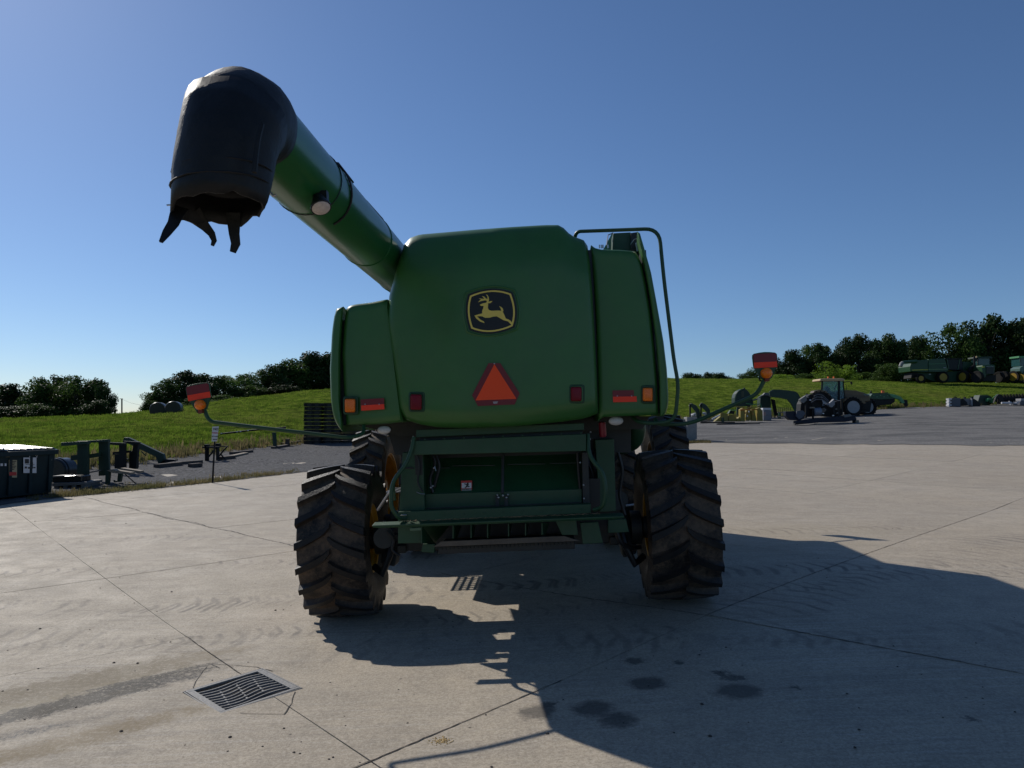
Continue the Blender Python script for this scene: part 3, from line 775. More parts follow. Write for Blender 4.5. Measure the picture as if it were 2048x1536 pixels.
def trunk_mesh(seed):
    rg = random.Random(seed); mb = MB()
    mb.tube([(0, 0, -.03), (.01, 0, .2), (-.01, .01, .45), (.02, 0, .75)], [.035, .026, .02, .006], 7)
    for _ in range(7):
        a = rg.uniform(0, 6.28); h = rg.uniform(.15, .55); l = rg.uniform(.16, .32)
        mb.tube([(0, 0, h), (math.cos(a)*l*.5, math.sin(a)*l*.5, h+l*.35), (math.cos(a)*l, math.sin(a)*l, h+l*.8)], [.014, .009, .003], 5)
    me = bpy.data.meshes.new('trunk'); me.from_pydata([tuple(v) for v in mb.v], [], mb.f); me.materials.append(bark); return me
CR = {'dark': [crown_mesh('crown', s, leaf_dark, 8500, .03, .025) for s in (1, 2, 3, 4)],
      'mid': [crown_mesh('crown', s, leaf_mid, 7500, .03, .025, 1.3) for s in (5, 6, 7)],
      'bright': [crown_mesh('crown', s, leaf_bright, 2600, .05, .028) for s in (8, 9)]}
TRK = [trunk_mesh(1), trunk_mesh(2)]
TREE_N = 0
def tree(u, vtop, hw, d, kind, label, group, name='deciduous_tree', cat='tree', vbase=None, zoff=0):
    global TREE_N; TREE_N += 1; rg = random.Random(TREE_N*17)
    x = (u-1024)/F*d; zb = G(x, d)-.1+zoff
    if vbase is not None: zb = min(zb, EYE+(HOR-vbase)*d/F)
    zt = EYE+(HOR-vtop)*d/F; h = (zt-zb)/.97; wdt = 2.9*hw*d/F
    t = empty(name, (x, d, zb)); t.scale = (1, 1, 1); t.rotation_euler = (0, 0, rg.uniform(0, 6.28)); tag(t, label, cat, group)
    ms = CR[kind]; sc = (wdt/.86, wdt/.86, h)
    c = bpy.data.objects.new('crown', ms[TREE_N % len(ms)]); COL.objects.link(c); c.parent = t; c.scale = sc
    k = bpy.data.objects.new('trunk', TRK[TREE_N % 2]); COL.objects.link(k); k.parent = t; k.scale = (h, h, h)
    return t
def row(lst, group, where, n0):
    for i, q in enumerate(lst):
        u, vt, hw, d, kind, lab = q
        tree(u, vt, hw, d, kind, lab, group)
L1 = 'trees at the far left of the field'; L2 = 'trees on the hill crest left of the combine'; R1 = 'trees on the hill crest right of the combine'; R0 = 'low far trees beyond the right hill'
T = [
 (-28, 778, 42, 75, 'dark', 'dark round tree cut by the left edge of the photo', L1),
 (18, 768, 32, 72, 'dark', 'dark bushy tree just inside the left edge, left of the lower gap', L1),
 (50, 792, 18, 76, 'mid', 'low leafy tree in the dip between two big tree clumps at far left', L1),
 (86, 757, 30, 70, 'mid', 'leftmost tree of the big rounded clump at far left', L1),
 (112, 751, 30, 74, 'dark', 'tallest dark tree of the big rounded clump at far left', L1),
 (150, 754, 34, 71, 'mid', 'wide tree in the middle of the big clump at far left', L1),
 (186, 759, 26, 73, 'dark', 'dark tree right of the middle in the big clump at far left', L1),
 (211, 772, 17, 70, 'dark', 'sloping rightmost tree of the far left clump, beside the utility pole', L1),
 (312, 781, 20, 75, 'mid', 'thin ragged bush at the left end of the crest trees, above the bales', L2),
 (336, 760, 26, 76, 'mid', 'loose feathery tree above the dark round bales', L2),
 (374, 742, 30, 78, 'dark', 'dark domed tree behind the left signal lamp', L2),
 (413, 748, 28, 80, 'dark', 'dark tree just right of the left signal lamp', L2),
 (447, 752, 26, 82, 'mid', 'leafy tree between the signal lamp and the gap of sky', L2),
 (490, 747, 24, 84, 'mid', 'slim tree just right of the gap of sky in the left row', L2),
 (522, 740, 27, 86, 'mid', 'mid green tree second from the gap of sky in the left row', L2),
 (554, 728, 28, 87, 'dark', 'dark tree third from the gap of sky in the left row', L2),
 (588, 716, 30, 88, 'mid', 'tall leafy tree fourth from the gap of sky in the left row', L2),
 (622, 704, 32, 90, 'dark', 'tallest dark tree of the left row, beside the combine', L2),
 (662, 708, 34, 91, 'dark', 'dark tree of the left row partly hidden by the combine', L2),
 (1388, 746, 20, 150, 'dark', 'leftmost of the three low far trees right of the handrail', R0),
 (1415, 745, 20, 155, 'dark', 'middle of the three low far trees right of the handrail', R0),
 (1440, 746, 20, 150, 'dark', 'rightmost of the three low far trees right of the handrail', R0),
 (1497, 742, 17, 126, 'mid', 'small round tree left of the right signal lamp', R1),
 (1522, 730, 17, 124, 'mid', 'leafy tree standing behind the right signal lamp', R1),
 (1552, 716, 20, 126, 'dark', 'dark tree just right of the right signal lamp', R1),
 (1585, 700, 24, 125, 'dark', 'dark sloping tree second from the right signal lamp', R1),
 (1615, 692, 24, 127, 'mid', 'broad leafy tree left of the bright shrubs', R1),
 (1650, 688, 26, 125, 'dark', 'dark tree behind the bright green shrubs', R1),
 (1684, 690, 22, 127, 'dark', 'dark narrow tree behind the rightmost bright shrub', R1),
 (1717, 668, 26, 124, 'dark', 'tall dark tree right of the bright shrubs with a pointed top', R1),
 (1748, 684, 22, 128, 'mid', 'lower tree in the notch between two taller dark ones', R1),
 (1778, 671, 28, 125, 'dark', 'dark round topped tree above the dark shrub', R1),
 (1808, 680, 22, 129, 'dark', 'dark tree left of the parked combine on the hill', R1),
 (1838, 672, 24, 126, 'dark', 'dark tree above the auger of the parked combine', R1),
 (1866, 690, 26, 124, 'mid', 'lighter green tree above the rear of the parked combine', R1),
 (1900, 650, 36, 125, 'mid', 'large bright topped tree behind the middle of the parked combine', R1),
 (1938, 672, 26, 123, 'mid', 'mid green tree above the cab of the parked combine', R1),
 (1980, 630, 36, 125, 'dark', 'tallest tree, dark, behind the green tractor with dual wheels', R1),
 (2022, 642, 34, 124, 'dark', 'dark tree near the right edge of the photo', R1),
 (2062, 636, 36, 125, 'dark', 'dark tree cut by the right edge of the photo', R1),
 (2110, 640, 38, 125, 'dark', 'dark tree just beyond the right edge of the photo', R1)]
for u, vt, hw, d, kind, lab, grp in T: tree(u, vt, hw, d, kind, lab, grp)
S = [
 (1652, 722, 20, 112.5, 'bright', 'bright green shrub in front of the dark trees, left one of two'),
 (1694, 729, 18, 112.5, 'bright', 'bright green shrub in front of the dark trees, right one of two'),
 (1782, 726, 24, 113, 'mid', 'dark green shrub left of the parked combine, below the trees'),
 (1560, 748, 30, 112.5, 'bright', 'low bright hedge bush right of the right signal lamp'),
 (1612, 748, 24, 116, 'mid', 'low green bush between the signal lamp and bright shrubs'),
 (1740, 744, 26, 117, 'mid', 'low bush at the foot of the pointed dark tree'),
 (1940, 740, 22, 116, 'mid', 'bush showing between the parked combine and the tractor'),
 (300, 800, 12, 70, 'mid', 'small bush left of the round bales'),
 (395, 795, 26, 74, 'mid', 'bush right of the round bales'),
 (440, 790, 24, 77, 'mid', 'low bush below the crest trees near the signal lamp'),
 (500, 772, 30, 82, 'mid', 'low bush at the foot of the slim tree in the left row'),
 (560, 765, 30, 84, 'dark', 'dark low bush under the left row of trees'),
 (30, 812, 30, 66, 'dark', 'dark hedge bush at the far left edge'),
 (75, 808, 26, 66, 'mid', 'hedge bush at the foot of the far left clump'),
 (192, 800, 22, 67, 'dark', 'dark bush below the rightmost tree of the far left clump')]
for u, vt, hw, d, kind, lab in S: tree(u, vt, hw, d, kind, lab, 'shrubs below the trees', 'shrub', 'shrub')

# ================================================================== THE COMBINE
CO = Vector((-.01, 7.68, 0.0)); CROT = Euler((0, -R(2.7), -R(2.7)))
combine = empty('combine_harvester', CO, CROT)
tag(combine, 'large green combine harvester seen from behind with its unloading auger swung back to the left', 'combine harvester')
CM = Matrix.Translation(CO) @ CROT.to_matrix().to_4x4(); CI = CM.inverted()
def P(u, v, Y):                                            # photo pixel -> point on the local plane y = Y
    o = CI @ Vector((0, 0, EYE)); d = (CI.to_3x3() @ ray(u, v)); return o + d*((Y-o.y)/d.y)
def LW(p): return CI @ Vector(p)
def cushion(name, Lp, Rp, top, bot, Yf, rpx, rdepth, back, m, nu=26, nv=30, parent=None, backin=.0, corner=0, rl=None, rdl=None, flare=0.):
    """a pressed sheet-metal panel: outline as Lp(s) Rp(s) in u and top(u), bot(u) in v, edges rolled forward"""
    def dist(k, n):                                        # samples crowded towards both ends
        x = k/n; return .5-.5*math.cos(math.pi*x)*(1-.25*math.sin(math.pi*x)**2) if True else x
    g = []
    for j in range(nv+1):
        s = dist(j, nv); rowp = []
        for i in range(nu+1):
            c = dist(i, nu)
            vg = lerp(top(.5), bot(.5), s)
            l, r = Lp(s), Rp(s); u = lerp(l, r, c)
            v = lerp(top(c), bot(c), s)
            Wd, Hd = r-l, bot(c)-top(c)
            dx = min(c, 1-c)*Wd; dy = min(s, 1-s)*Hd
            e = rl if (rl and c < .5) else rpx
            if dx < e and dy < e: q = min(1.0, math.hypot(1-dx/e, 1-dy/e))
            else: q = max(0, 1-min(dx, dy)/e)
            Y = Yf(c, s) + (rdl if (rdl and c < .5) else rdepth)*(1-math.sqrt(max(0, 1-q*q)))
            rowp.append(P(u, v, Y))
        g.append(rowp)
    mb = MB(); n1 = nu+1
    for rw in g:
        for p in rw: mb.v.append(tuple(p))
    for j in range(nv):
        for i in range(nu): mb.f.append((j*n1+i, j*n1+i+1, (j+1)*n1+i+1, (j+1)*n1+i))
    loop = [i for i in range(nu+1)]+[j*n1+nu for j in range(1, nv+1)]+[nv*n1+i for i in range(nu-1, -1, -1)]+[j*n1 for j in range(nv-1, 0, -1)]
    o = len(mb.v); cx = sum(mb.v[i][0] for i in loop)/len(loop); cz = sum(mb.v[i][2] for i in loop)/len(loop)
    for i in loop:
        x, y, z = mb.v[i]; mb.v.append((x+(cx-x)*backin+flare, y+back, z+(cz-z)*backin))
    n = len(loop)
    for k in range(n): mb.f.append((loop[k], loop[(k+1) % n], o+(k+1) % n, o+k))
    mb.f.append(tuple(o+k for k in range(n)))
    return mb.build(name, m, parent or combine, True, angle=50)
def IP(tab):
    xs = [a for a, b in tab]; ys = [b for a, b in tab]
    return lambda t: interp(t, xs, ys)
def byv(tab, v0, v1):                                      # table of (v, u) -> function of s
    return IP([((v-v0)/(v1-v0), u) for v, u in tab])
def byu(tab, u0, u1): return IP([((u-u0)/(u1-u0), v) for u, v in tab])

HY = -1.34
def hood_Y(c, s):
    y = HY + .05*abs(2*c-1)**2.5 + .34*max(0, .22-s)**1.8/.22**1.8*.42 + .10*max(0, s-.93)/.07*.6
    return y
hl = byv([(484, 808), (500, 803), (540, 791), (590, 778), (640, 774), (700, 782), (760, 792), (830, 800)], 484, 830)
hr = byv([(484, 1175), (520, 1180), (590, 1185), (640, 1188), (700, 1191), (760, 1194), (830, 1196)], 484, 830)
ht = byu([(800, 490), (812, 476), (832, 469), (880, 465), (950, 459), (1020, 454), (1090, 450), (1122, 450), (1130, 457), (1142, 469), (1152, 474), (1170, 480), (1178, 492)], 800, 1178)
hb = byu([(800, 830), (815, 841), (840, 849), (880, 855), (940, 856), (1000, 854), (1060, 850), (1120, 844), (1165, 838), (1185, 832), (1196, 826)], 800, 1196)
cushion('rear_hood', hl, hr, ht, hb, hood_Y, 9, .055, 1.25, green, nu=40, nv=36, backin=.02, rl=12, rdl=.10)
def hoodP(u, v, off=-.012):
    s = (v-460)/(850-460); c = (u-790)/(1190-790); return P(u, v, hood_Y(max(0, min(1, c)), max(0, min(1, s)))+off)
# corner panels left and right of the hood
LY = -1.22
lp = cushion('corner_panel', byv([(608, 693), (640, 688), (700, 684), (780, 688), (845, 693)], 608, 845), byv([(608, 776), (700, 788), (845, 806)], 608, 845),
        byu([(688, 618), (694, 612), (705, 609), (740, 605), (772, 599)], 688, 776), byu([(688, 850), (740, 849), (806, 843)], 688, 806),
        lambda c, s: LY+.02-.05*c, 7, .045, 1.0, green, nu=18, nv=22)
cushion('side_shield', byv([(613, 673), (630, 668), (660, 664), (740, 660), (800, 662), (830, 666), (850, 673), (862, 682)], 613, 862),
        byv([(613, 687), (640, 684), (700, 680), (800, 680), (862, 686)], 613, 862),
        byu([(668, 618), (687, 613)], 668, 687), byu([(674, 860), (686, 864)], 674, 686), lambda c, s: LY-.02, 5, .04, 2.9, green, nu=8, nv=22, flare=-.38)
RY = -1.24
rp = cushion('corner_panel', byv([(492, 1182), (560, 1187), (640, 1192), (740, 1195), (838, 1197)], 492, 838), byv([(492, 1272), (520, 1284), (560, 1292), (620, 1301), (700, 1309), (780, 1315), (838, 1317)], 492, 838),
        byu([(1180, 490), (1188, 496), (1200, 499), (1240, 500), (1270, 503)], 1180, 1270), byu([(1197, 842), (1206, 834), (1317, 830)], 1197, 1317),
        lambda c, s: RY+.05*(1-c)**2, 6, .04, 1.0, green, nu=18, nv=26)
cushion('side_shield', byv([(462, 1274), (500, 1282), (540, 1290), (600, 1301), (680, 1312), (760, 1319), (833, 1320)], 462, 833),
        byv([(462, 1280), (500, 1291), (540, 1302), (600, 1313), (680, 1327), (740, 1334), (800, 1337), (822, 1334), (833, 1326)], 462, 833),
        byu([(1274, 463), (1282, 467)], 1274, 1282), byu([(1320, 833), (1330, 833)], 1320, 1330), lambda c, s: RY-.04, 4, .03, 3.2, green, nu=8, nv=26, flare=.36)
# dark gaps behind the panels + the main body that carries them
def quadP(mb, pix, Y, depth):
    a = [P(u, v, Y) for u, v in pix]; mb.hexa(a+[q+Vector((0, depth, 0)) for q in a]); return mb
zz = P(1000, 850, -1.0).z
body = MB()
body.box((-.10, 2.2, 2.45), (2.35, 4.6, 1.25)); body.box((0, 3.5, 2.45), (2.95, 2.6, 1.1)); body.box((-.05, 2.6, 1.5), (1.5, 6.0, 1.1)); body.box((0, 3.5, 3.45), (2.9, 2.3, 1.3))
body.box((0, 4.2, .95), (1.1, 2.8, .8))
body.build('body', green2, combine, bevel=.03)
cab = MB(); cab.box((0, 5.55, 2.65), (1.9, 1.5, 1.7)); cab.box((0, 5.55, 3.62), (2.1, 2.0, .2))
cab.build('cab', green2, combine, bevel=.04)
fh = MB(); fh.hexa([(-.6, 4.9, 1.5), (.6, 4.9, 1.5), (.6, 4.9, 2.1), (-.6, 4.9, 2.1), (-.6, 6.6, .5), (.6, 6.6, .5), (.6, 6.6, 1.15), (-.6, 6.6, 1.15)])
fh.build('feeder_house', green2, combine)
mr_ = MB().tube(rounded([(1.3, 5.6, 2.9), (2.2, 6.1, 2.9), (2.2, 6.1, 2.5)], .1), .018, 6); mr_.box((2.3, 6.1, 2.75), (.28, .05, .5)); mr_.build('mirror', black, combine)
for q_, y_ in (([(680, 640), (692, 640), (692, 850), (680, 850)], LY+.1), ([(1176, 500), (1184, 500), (1200, 828), (1190, 828)], HY+.2), ([(1284, 500), (1292, 500), (1322, 826), (1312, 826)], RY+.12)): quadP(MB(), q_, y_, .5).build('seam_backing', black, combine)
# box and intake above the right panel
b_ = MB(); quadP(b_, [(1226, 466), (1262, 464), (1264, 505), (1224, 505)], -.7, .7); b_.build('intake_box', green2, combine, bevel=.01)
b_ = MB(); quadP(b_, [(1262, 466), (1276, 464), (1282, 520), (1262, 505)], -.75, .6); b_.build('intake_duct', black, combine)
b_ = MB(); quadP(b_, [(1271, 486), (1275, 484), (1279, 500), (1274, 503)], -.8, .02); b_.build('bright_bracket', white_p, combine)
b_ = MB().tube([P(1261, 489, -.85), P(1268, 479, -.85), P(1273, 477, -.85), P(1276, 484, -.85)], .004, 6); b_.build('wire_clip', steel, combine)
b_ = MB().tube([P(1213, 491, -.9), P(1216, 470, -.55), P(1226, 466, -.5)], .006, 5)
for uu in (1199, 1203, 1206, 1216): b_.box(P(uu, 493, -1.05), (.012, .012, .03))
b_.build('edge_bolts', steel, combine)['kind'] = 'stuff'
b_ = MB(); b_.hexa([P(1206, 500, -.5), P(1226, 500, -.5), P(1226, 464, -.5), P(1224, 466, -.5)]+[q+Vector((0, .02, 0)) for q in (P(1206, 500, -.5), P(1226, 500, -.5), P(1226, 464, -.5), P(1224, 466, -.5))])
b_.build('light_green_gusset', mat('pale_green_paint', (.16, .32, .22), .5), combine)

# ladder handrail at the right
hr_pts = [P(1148, 482, -.95), P(1153, 463, -1.0), P(1240, 460, -1.1), P(1318, 457, -1.25), P(1328, 560, -1.3), P(1348, 722, -1.34), P(1357, 770, -1.35), P(1350, 843, -1.32), P(1300, 847, -1.25), P(1274, 843, -1.15), P(1266, 834, -1.0)]
MB().tube(rounded(hr_pts, .13, 6), .0165, 10).build('handrail', green2, combine, True)

# emblem
def arcpoly(cor, bow, n=10):                               # rounded barrel shape; cor = 4 corners, bow = mid-point bulge of each edge
    out = []
    for i in range(4):
        a, b, m = Vector(cor[i]), Vector(cor[(i+1) % 4]), Vector(bow[i]); c = m*2-(a+b)/2
        for k in range(n):
            t = k/n; out.append(tuple(a*(1-t)**2+c*2*t*(1-t)+b*t*t))
    return out
def crop2(p): return (900+p[0]/5.688, 560+p[1]/5.688)
def flat(poly, t0, t1, m, name, parent, fn=hoodP):
    mb = MB(); mb.prism(poly, t0, t1, lambda a, b, t: fn(a, b, t)); return mb.build(name, m, parent)
CORN = [(228, 178), (692, 155), (712, 525), (243, 552)]; BOW = [(468, 118), (738, 345), (468, 590), (203, 360)]
def grow(k):
    c = Vector((470, 352)); return [tuple(c+(Vector(p)-c)*k) for p in CORN], [tuple(c+(Vector(p)-c)*k) for p in BOW]
pl = [crop2(p) for p in arcpoly(*grow(1.085))]
em = flat(pl, -.004, -.012, black, 'emblem', combine)
# raised rim pressed into the hood round the emblem
ri = arcpoly(*grow(1.14)); ro = arcpoly(*grow(1.25)); mb = MB(); n = len(ri)
for ring, off in ((ri, .0), (arcpoly(*grow(1.165)), -.012), (arcpoly(*grow(1.205)), -.013), (ro, .0)):
    for p in ring: mb.v.append(tuple(hoodP(*crop2(p), off+.002)))
for r_ in range(3):
    for k in range(n): mb.f.append((r_*n+k, r_*n+(k+1) % n, (r_+1)*n+(k+1) % n, (r_+1)*n+k))
mb.build('emblem_rim', green, combine, True, angle=80)
o1, o2 = [crop2(p) for p in arcpoly(*grow(1.0))], [crop2(p) for p in arcpoly(*grow(.925))]
mb = MB(); n = len(o1)
for ring, off in ((o1, -.0125), (o2, -.0125), (o1, -.0145), (o2, -.0145)):
    for p in ring: mb.v.append(tuple(hoodP(p[0], p[1], off)))
for k in range(n):
    q = (k+1) % n; mb.f += [(2*n+k, 2*n+q, 3*n+q, 3*n+k), (k, q, 2*n+q, 2*n+k), (n+k, n+q, 3*n+q, 3*n+k)]
mb.build('border', logo_yellow, em)
DEER = [(338, 281), (350, 294), (382, 296), (378, 322), (366, 350), (366, 380), (322, 391), (278, 405), (300, 440), (345, 474), (392, 490), (385, 471), (371, 464), (346, 450), (308, 414), (340, 411), (366, 413), (400, 430), (450, 429), (490, 417), (530, 413), (562, 430), (604, 455), (660, 471), (704, 516), (714, 500), (692, 466), (666, 449), (635, 438), (620, 402), (600, 361), (608, 350), (601, 325), (585, 308), (559, 297), (575, 320), (583, 350), (545, 347), (470, 350), (442, 340), (431, 318), (432, 300), (434, 264), (462, 262), (484, 239), (462, 240), (440, 247), (444, 222), (440, 195), (428, 172), (410, 165), (424, 186), (428, 214), (410, 211), (390, 190), (362, 181), (380, 200), (389, 214), (360, 213), (328, 207), (352, 222), (334, 236), (318, 255), (352, 240), (400, 231), (420, 238), (414, 258), (372, 266)]
flat([crop2(p) for p in DEER], -.0125, -.0150, logo_yellow, 'leaping_deer', em)

# slow-moving-vehicle triangle
def tri(p): return (900+p[0]/5.688, 560+p[1]/5.688)
sm = flat([tri(p) for p in ((438, 946), (572, 946), (792, 1290), (735, 1416), (318, 1434), (250, 1312))], -.006, -.014, refl_red, 'slow_vehicle_sign', combine)
flat([tri(p) for p in ((505, 956), (757, 1352), (290, 1370))], -.0145, -.0165, orange_fl, 'orange_triangle', sm)
mb = MB()
for k, w in enumerate((62, 48, 54, 40)): mb.box(hoodP(*tri((517, 1385+k*6)), -.016), (w/5.688/F*6.3, .001, .0022))
mb.build('small_print', signwhite, sm)
mb = MB().lathe([(.006, 0), (.006, .005), (.001, .007)], hoodP(*tri((505, 952)), -.014), (0, -1, 0), 8); mb.build('rivet', steel, sm)

# rear lights
def lamp(u0, v0, u1, v1, fn, lens, name, tilt=0.0):
    cu, cv = (u0+u1)/2, (v0+v1)/2; w, h = (u1-u0)/2, (v1-v0)/2
    def sq(k, e=.28, dz=0):
        pts = []
        for i in range(24):
            t = 2*math.pi*i/24; c, s = math.cos(t), math.sin(t)
            x = math.copysign(abs(c)**e, c)*(w+k); y = math.copysign(abs(s)**e, s)*(h+k)
            pts.append((cu+x, cv+y-x*tilt))
        return pts
    hs = MB(); n = 24
    for k, off in ((4.5, .001), (3.2, -.007), (1.6, -.008), (.6, -.001)):
        for p in sq(k): hs.v.append(tuple(fn(p[0]+1.5, p[1], off)))
    for r_ in range(3):
        for k in range(n): hs.f.append((r_*n+k, r_*n+(k+1) % n, (r_+1)*n+(k+1) % n, (r_+1)*n+k))
    hs.f.append(tuple(3*n+k for k in range(n)))
    o = hs.build(name, green2, combine, True)
    l = MB()
    for k, off in ((-.5, -.002), (-.5, -.02), (-2, -.03), (-5, -.033)):
        for p in sq(k): l.v.append(tuple(fn(p[0], p[1], off)))
    for r_ in range(3):
        for k in range(n): l.f.append((r_*n+k, r_*n+(k+1) % n, (r_+1)*n+(k+1) % n, (r_+1)*n+k))
    l.f.append(tuple(3*n+k for k in range(n))); l.build('lens', lens, o, True)
def planeF(Y): return lambda u, v, off: P(u, v, Y+off)
lamp(820, 788, 844, 820, lambda u, v, o: hoodP(u, v, o), red_lens, 'tail_light')
lamp(1141, 773, 1164, 803, lambda u, v, o: hoodP(u, v, o), red_lens, 'tail_light')
lamp(689, 797, 711, 825, planeF(LY-.02), amber_lens, 'turn_signal'); lamp(1285, 775, 1306, 803, planeF(RY-.01), amber_lens, 'turn_signal')
def reflector(u0, u1, vt, vb, sl, Y):
    a = MB(); quadP(a, [(u0, vt), (u1, vt-sl), (u1+1, vb-sl), (u0+1, vb)], Y-.004, .006); o = a.build('rear_reflector', refl_red, combine)
    m_ = (vt+vb)/2+1; a = MB(); quadP(a, [(u0+1, m_), (u1, m_-sl), (u1+1, vb-sl+.5), (u0+1.5, vb+.5)], Y-.008, .005); a.build('orange_strip', fl_red, o)
    a = MB()
    for uu in (lerp(u0, u1, .2), lerp(u0, u1, .8)): a.lathe([(.006, 0), (.005, .006), (.001, .008)], P(uu, m_-sl*.5-1, Y-.006), (0, -1, 0), 8)
    a.build('bolt', steel, o)
reflector(721, 768, 799, 821, 3, LY-.035); reflector(1225, 1273, 781, 804, 1, RY+.012)
# work lights below the panels
def worklight(u, v, Y, rx, rz):
    c = P(u, v, Y); m = MB(); n = 24; rows = []
    h = MB()
    for r_, dy in ((1.05, .0), (1.05, .03), (.7, .10), (.3, .12)):
        for k in range(n): h.v.append((c.x+rx*r_*math.cos(6.2832*k/n), c.y+dy, c.z+rz*r_*math.sin(6.2832*k/n)))
    for a in range(3):
        for k in range(n): h.f.append((a*n+k, a*n+(k+1) % n, (a+1)*n+(k+1) % n, (a+1)*n+k))
    o = h.build('work_light', black, combine, True)
    for r_, dy in ((1.0, .0), (.85, -.012), (.5, -.022), (.1, -.026)):
        for k in range(n): m.v.append((c.x+rx*r_*math.cos(6.2832*k/n), c.y+dy, c.z+rz*r_*math.sin(6.2832*k/n)))
    for a in range(3):
        for k in range(n): m.f.append((a*n+k, a*n+(k+1) % n, (a+1)*n+(k+1) % n, (a+1)*n+k))
    m.f.append(tuple(3*n+k for k in range(n))); m.build('lens', white_lens, o, True)
worklight(768, 860, -1.12, .060, .036); worklight(1232, 842, -1.12, .063, .037)

# ---- signal arms
def arm(pts, plate_c, pw, ph, rot, side, lean):
    a = MB().tube(rounded(pts, .11, 6), .0165, 10).build('signal_arm', green2, combine, True)
    # plate: flat-topped shield, wide above and narrow below
    shape = [(-.5, .30), (-.49, .40), (-.42, .45), (-.2, .48), (0, .49), (.2, .48), (.42, .45), (.49, .40), (.5, .30), (.48, -.02), (.22, -.47), (.15, -.5), (-.15, -.5), (-.22, -.47), (-.48, -.02)]
    M_ = Matrix.Translation(plate_c) @ Euler((0, rot, lean)).to_matrix().to_4x4()
    fn = lambda x, z, t: M_ @ Vector((x*pw, t, z*ph))
    MB().prism(shape, -.006, .012, fn).build('plate', green2, a, bevel=.002)
    MB().prism([(-.465, .10), (-.465, .36), (-.40, .405), (.40, .405), (.465, .36), (.465, .10)][:6], -.0095, -.006, lambda x, z, t: fn(x, z+.03, t)).build('dark_reflector', refl_red, a)
    MB().prism([(-.465, -.08), (.465, -.08), (.465, .125), (-.465, .125)], -.0105, -.006, fn).build('orange_reflector', fl_red, a)
    c = fn(0, -.285, -.02); mb = MB(); r0 = .044
    ax = (M_.to_3x3() @ Vector((0, -1, 0)))
    mb.lathe([(r0*.98, -.03), (r0, 0), (r0*.93, .022), (r0*.72, .036), (r0*.4, .044), (r0*.15, .047)], c, ax, 24); mb.build('amber_lamp', amber_glass, a, True)
    mb = MB(); q = fn(0, -.47, -.01); mb.box(q, (.035, .05, .05)); mb.build('lamp_foot', mat('dark_amber_base', (.16, .02, .005), .5), a)
    mb = MB().tube(rounded([fn(-.12, -.44, .0), fn(-.26, -.42, .02), fn(-.2, -.55, .03), fn(-.02, -.56, .02)], .03), .007, 6); mb.build('cable', black, a, True)
AY = 6.12-7.68
arm([P(727, 846, -1.15), P(728, 868, -1.22), P(700, 876, -1.35), P(560, 860, -1.5), P(418, 843, AY), P(408, 818, AY)], P(399, 794, AY-.02), .195, .235, -.14, -1, R(8))
arm([P(1310, 838, -1.15), P(1318, 849, -1.2), P(1380, 848, -1.3), P(1514, 789, AY+.02), P(1529, 760, AY)], P(1530.5, 731, AY-.01), .197, .222, -.0, 1, 0)

# ---- unloading auger
def AX(y): return Vector((-1.33+.0473*(y-4.25), y, 3.42))
tube_r = .218
ys_ = [3.84, 5.0, 6.0, 6.45, 7.5, 9.0, 10.5]
mb = MB().tube([LW(AX(y)) for y in ys_], [tube_r]*3+[tube_r+.002]+[tube_r+.002]*3, 40)
aug = mb.build('unloading_auger', tubegreen, combine, True, angle=60)
for y in (6.28, 7.6): MB().lathe([(tube_r+.004, -.014), (tube_r+.008, -.008), (tube_r+.008, .008), (tube_r+.004, .014)], LW(AX(y)), CI.to_3x3() @ Vector((.0473, 1, 0)), 40).build('flange', tubegreen, aug, True)
mb = MB(); mb.box(LW(AX(10.2)+Vector((.1, 0, -.5))), (.5, .5, 1.2)); mb.build('pivot_elbow', green2, aug, bevel=.05)
# rubber boot
bp = [(3.86, 3.42, .222, -1.344), (3.79, 3.42, .232, -1.345), (3.72, 3.415, .238, -1.346), (3.65, 3.39, .240, -1.346), (3.58, 3.34, .236, -1.345), (3.525, 3.27, .227, -1.345), (3.485, 3.19, .217, -1.346), (3.465, 3.10, .210, -1.349), (3.452, 3.02, .205, -1.354), (3.445, 2.94, .200, -1.360)]
def loft(path, n=36, wr=.0, sx=1.0, seed=0, cut=None, ragged=0):
    mb = MB(); m = len(path); rgx = random.Random(seed)
    for i, (y, z, r, x) in enumerate(path):
        a = path[max(0, i-1)]; b = path[min(m-1, i+1)]; d = Vector((0, b[0]-a[0], b[1]-a[1])).normalized()
        e1 = Vector((1, 0, 0)); e2 = e1.cross(d)
        for k in range(n):
            t = 6.2832*k/n; q = r*(1+wr*noise.noise((math.cos(t)*1.7+seed, math.sin(t)*1.7, i*.35)))
            p = Vector((x, y, z)) + e1*math.cos(t)*q*sx + e2*math.sin(t)*q
            if ragged and i == m-1: p += d*ragged*noise.noise((math.cos(t)*3, math.sin(t)*3, 5))
            if ragged and i == m-1: p.z += .03*(p.x-x)/r
            mb.v.append(tuple(LW(p)))
    for i in range(m-1):
        for k in range(n): mb.f.append((i*n+k, i*n+(k+1) % n, (i+1)*n+(k+1) % n, (i+1)*n+k))
    return mb
b0 = loft(bp[:-1], wr=.05, seed=1).build('rubber_spout', rubber_black, aug, True, angle=80)
so = b0.modifiers.new('thickness', 'SOLIDIFY'); so.thickness = .012; so.offset = -1
sl_ = [(y, z, r+.010, x) for y, z, r, x in bp[4:]] + [(3.44, 2.875, .205, -1.366)]
b1 = loft(sl_, wr=.07, seed=2, ragged=.03).build('spout_sleeve', rubber_black, b0, True, angle=80)
so = b1.modifiers.new('thickness', 'SOLIDIFY'); so.thickness = .012; so.offset = -1
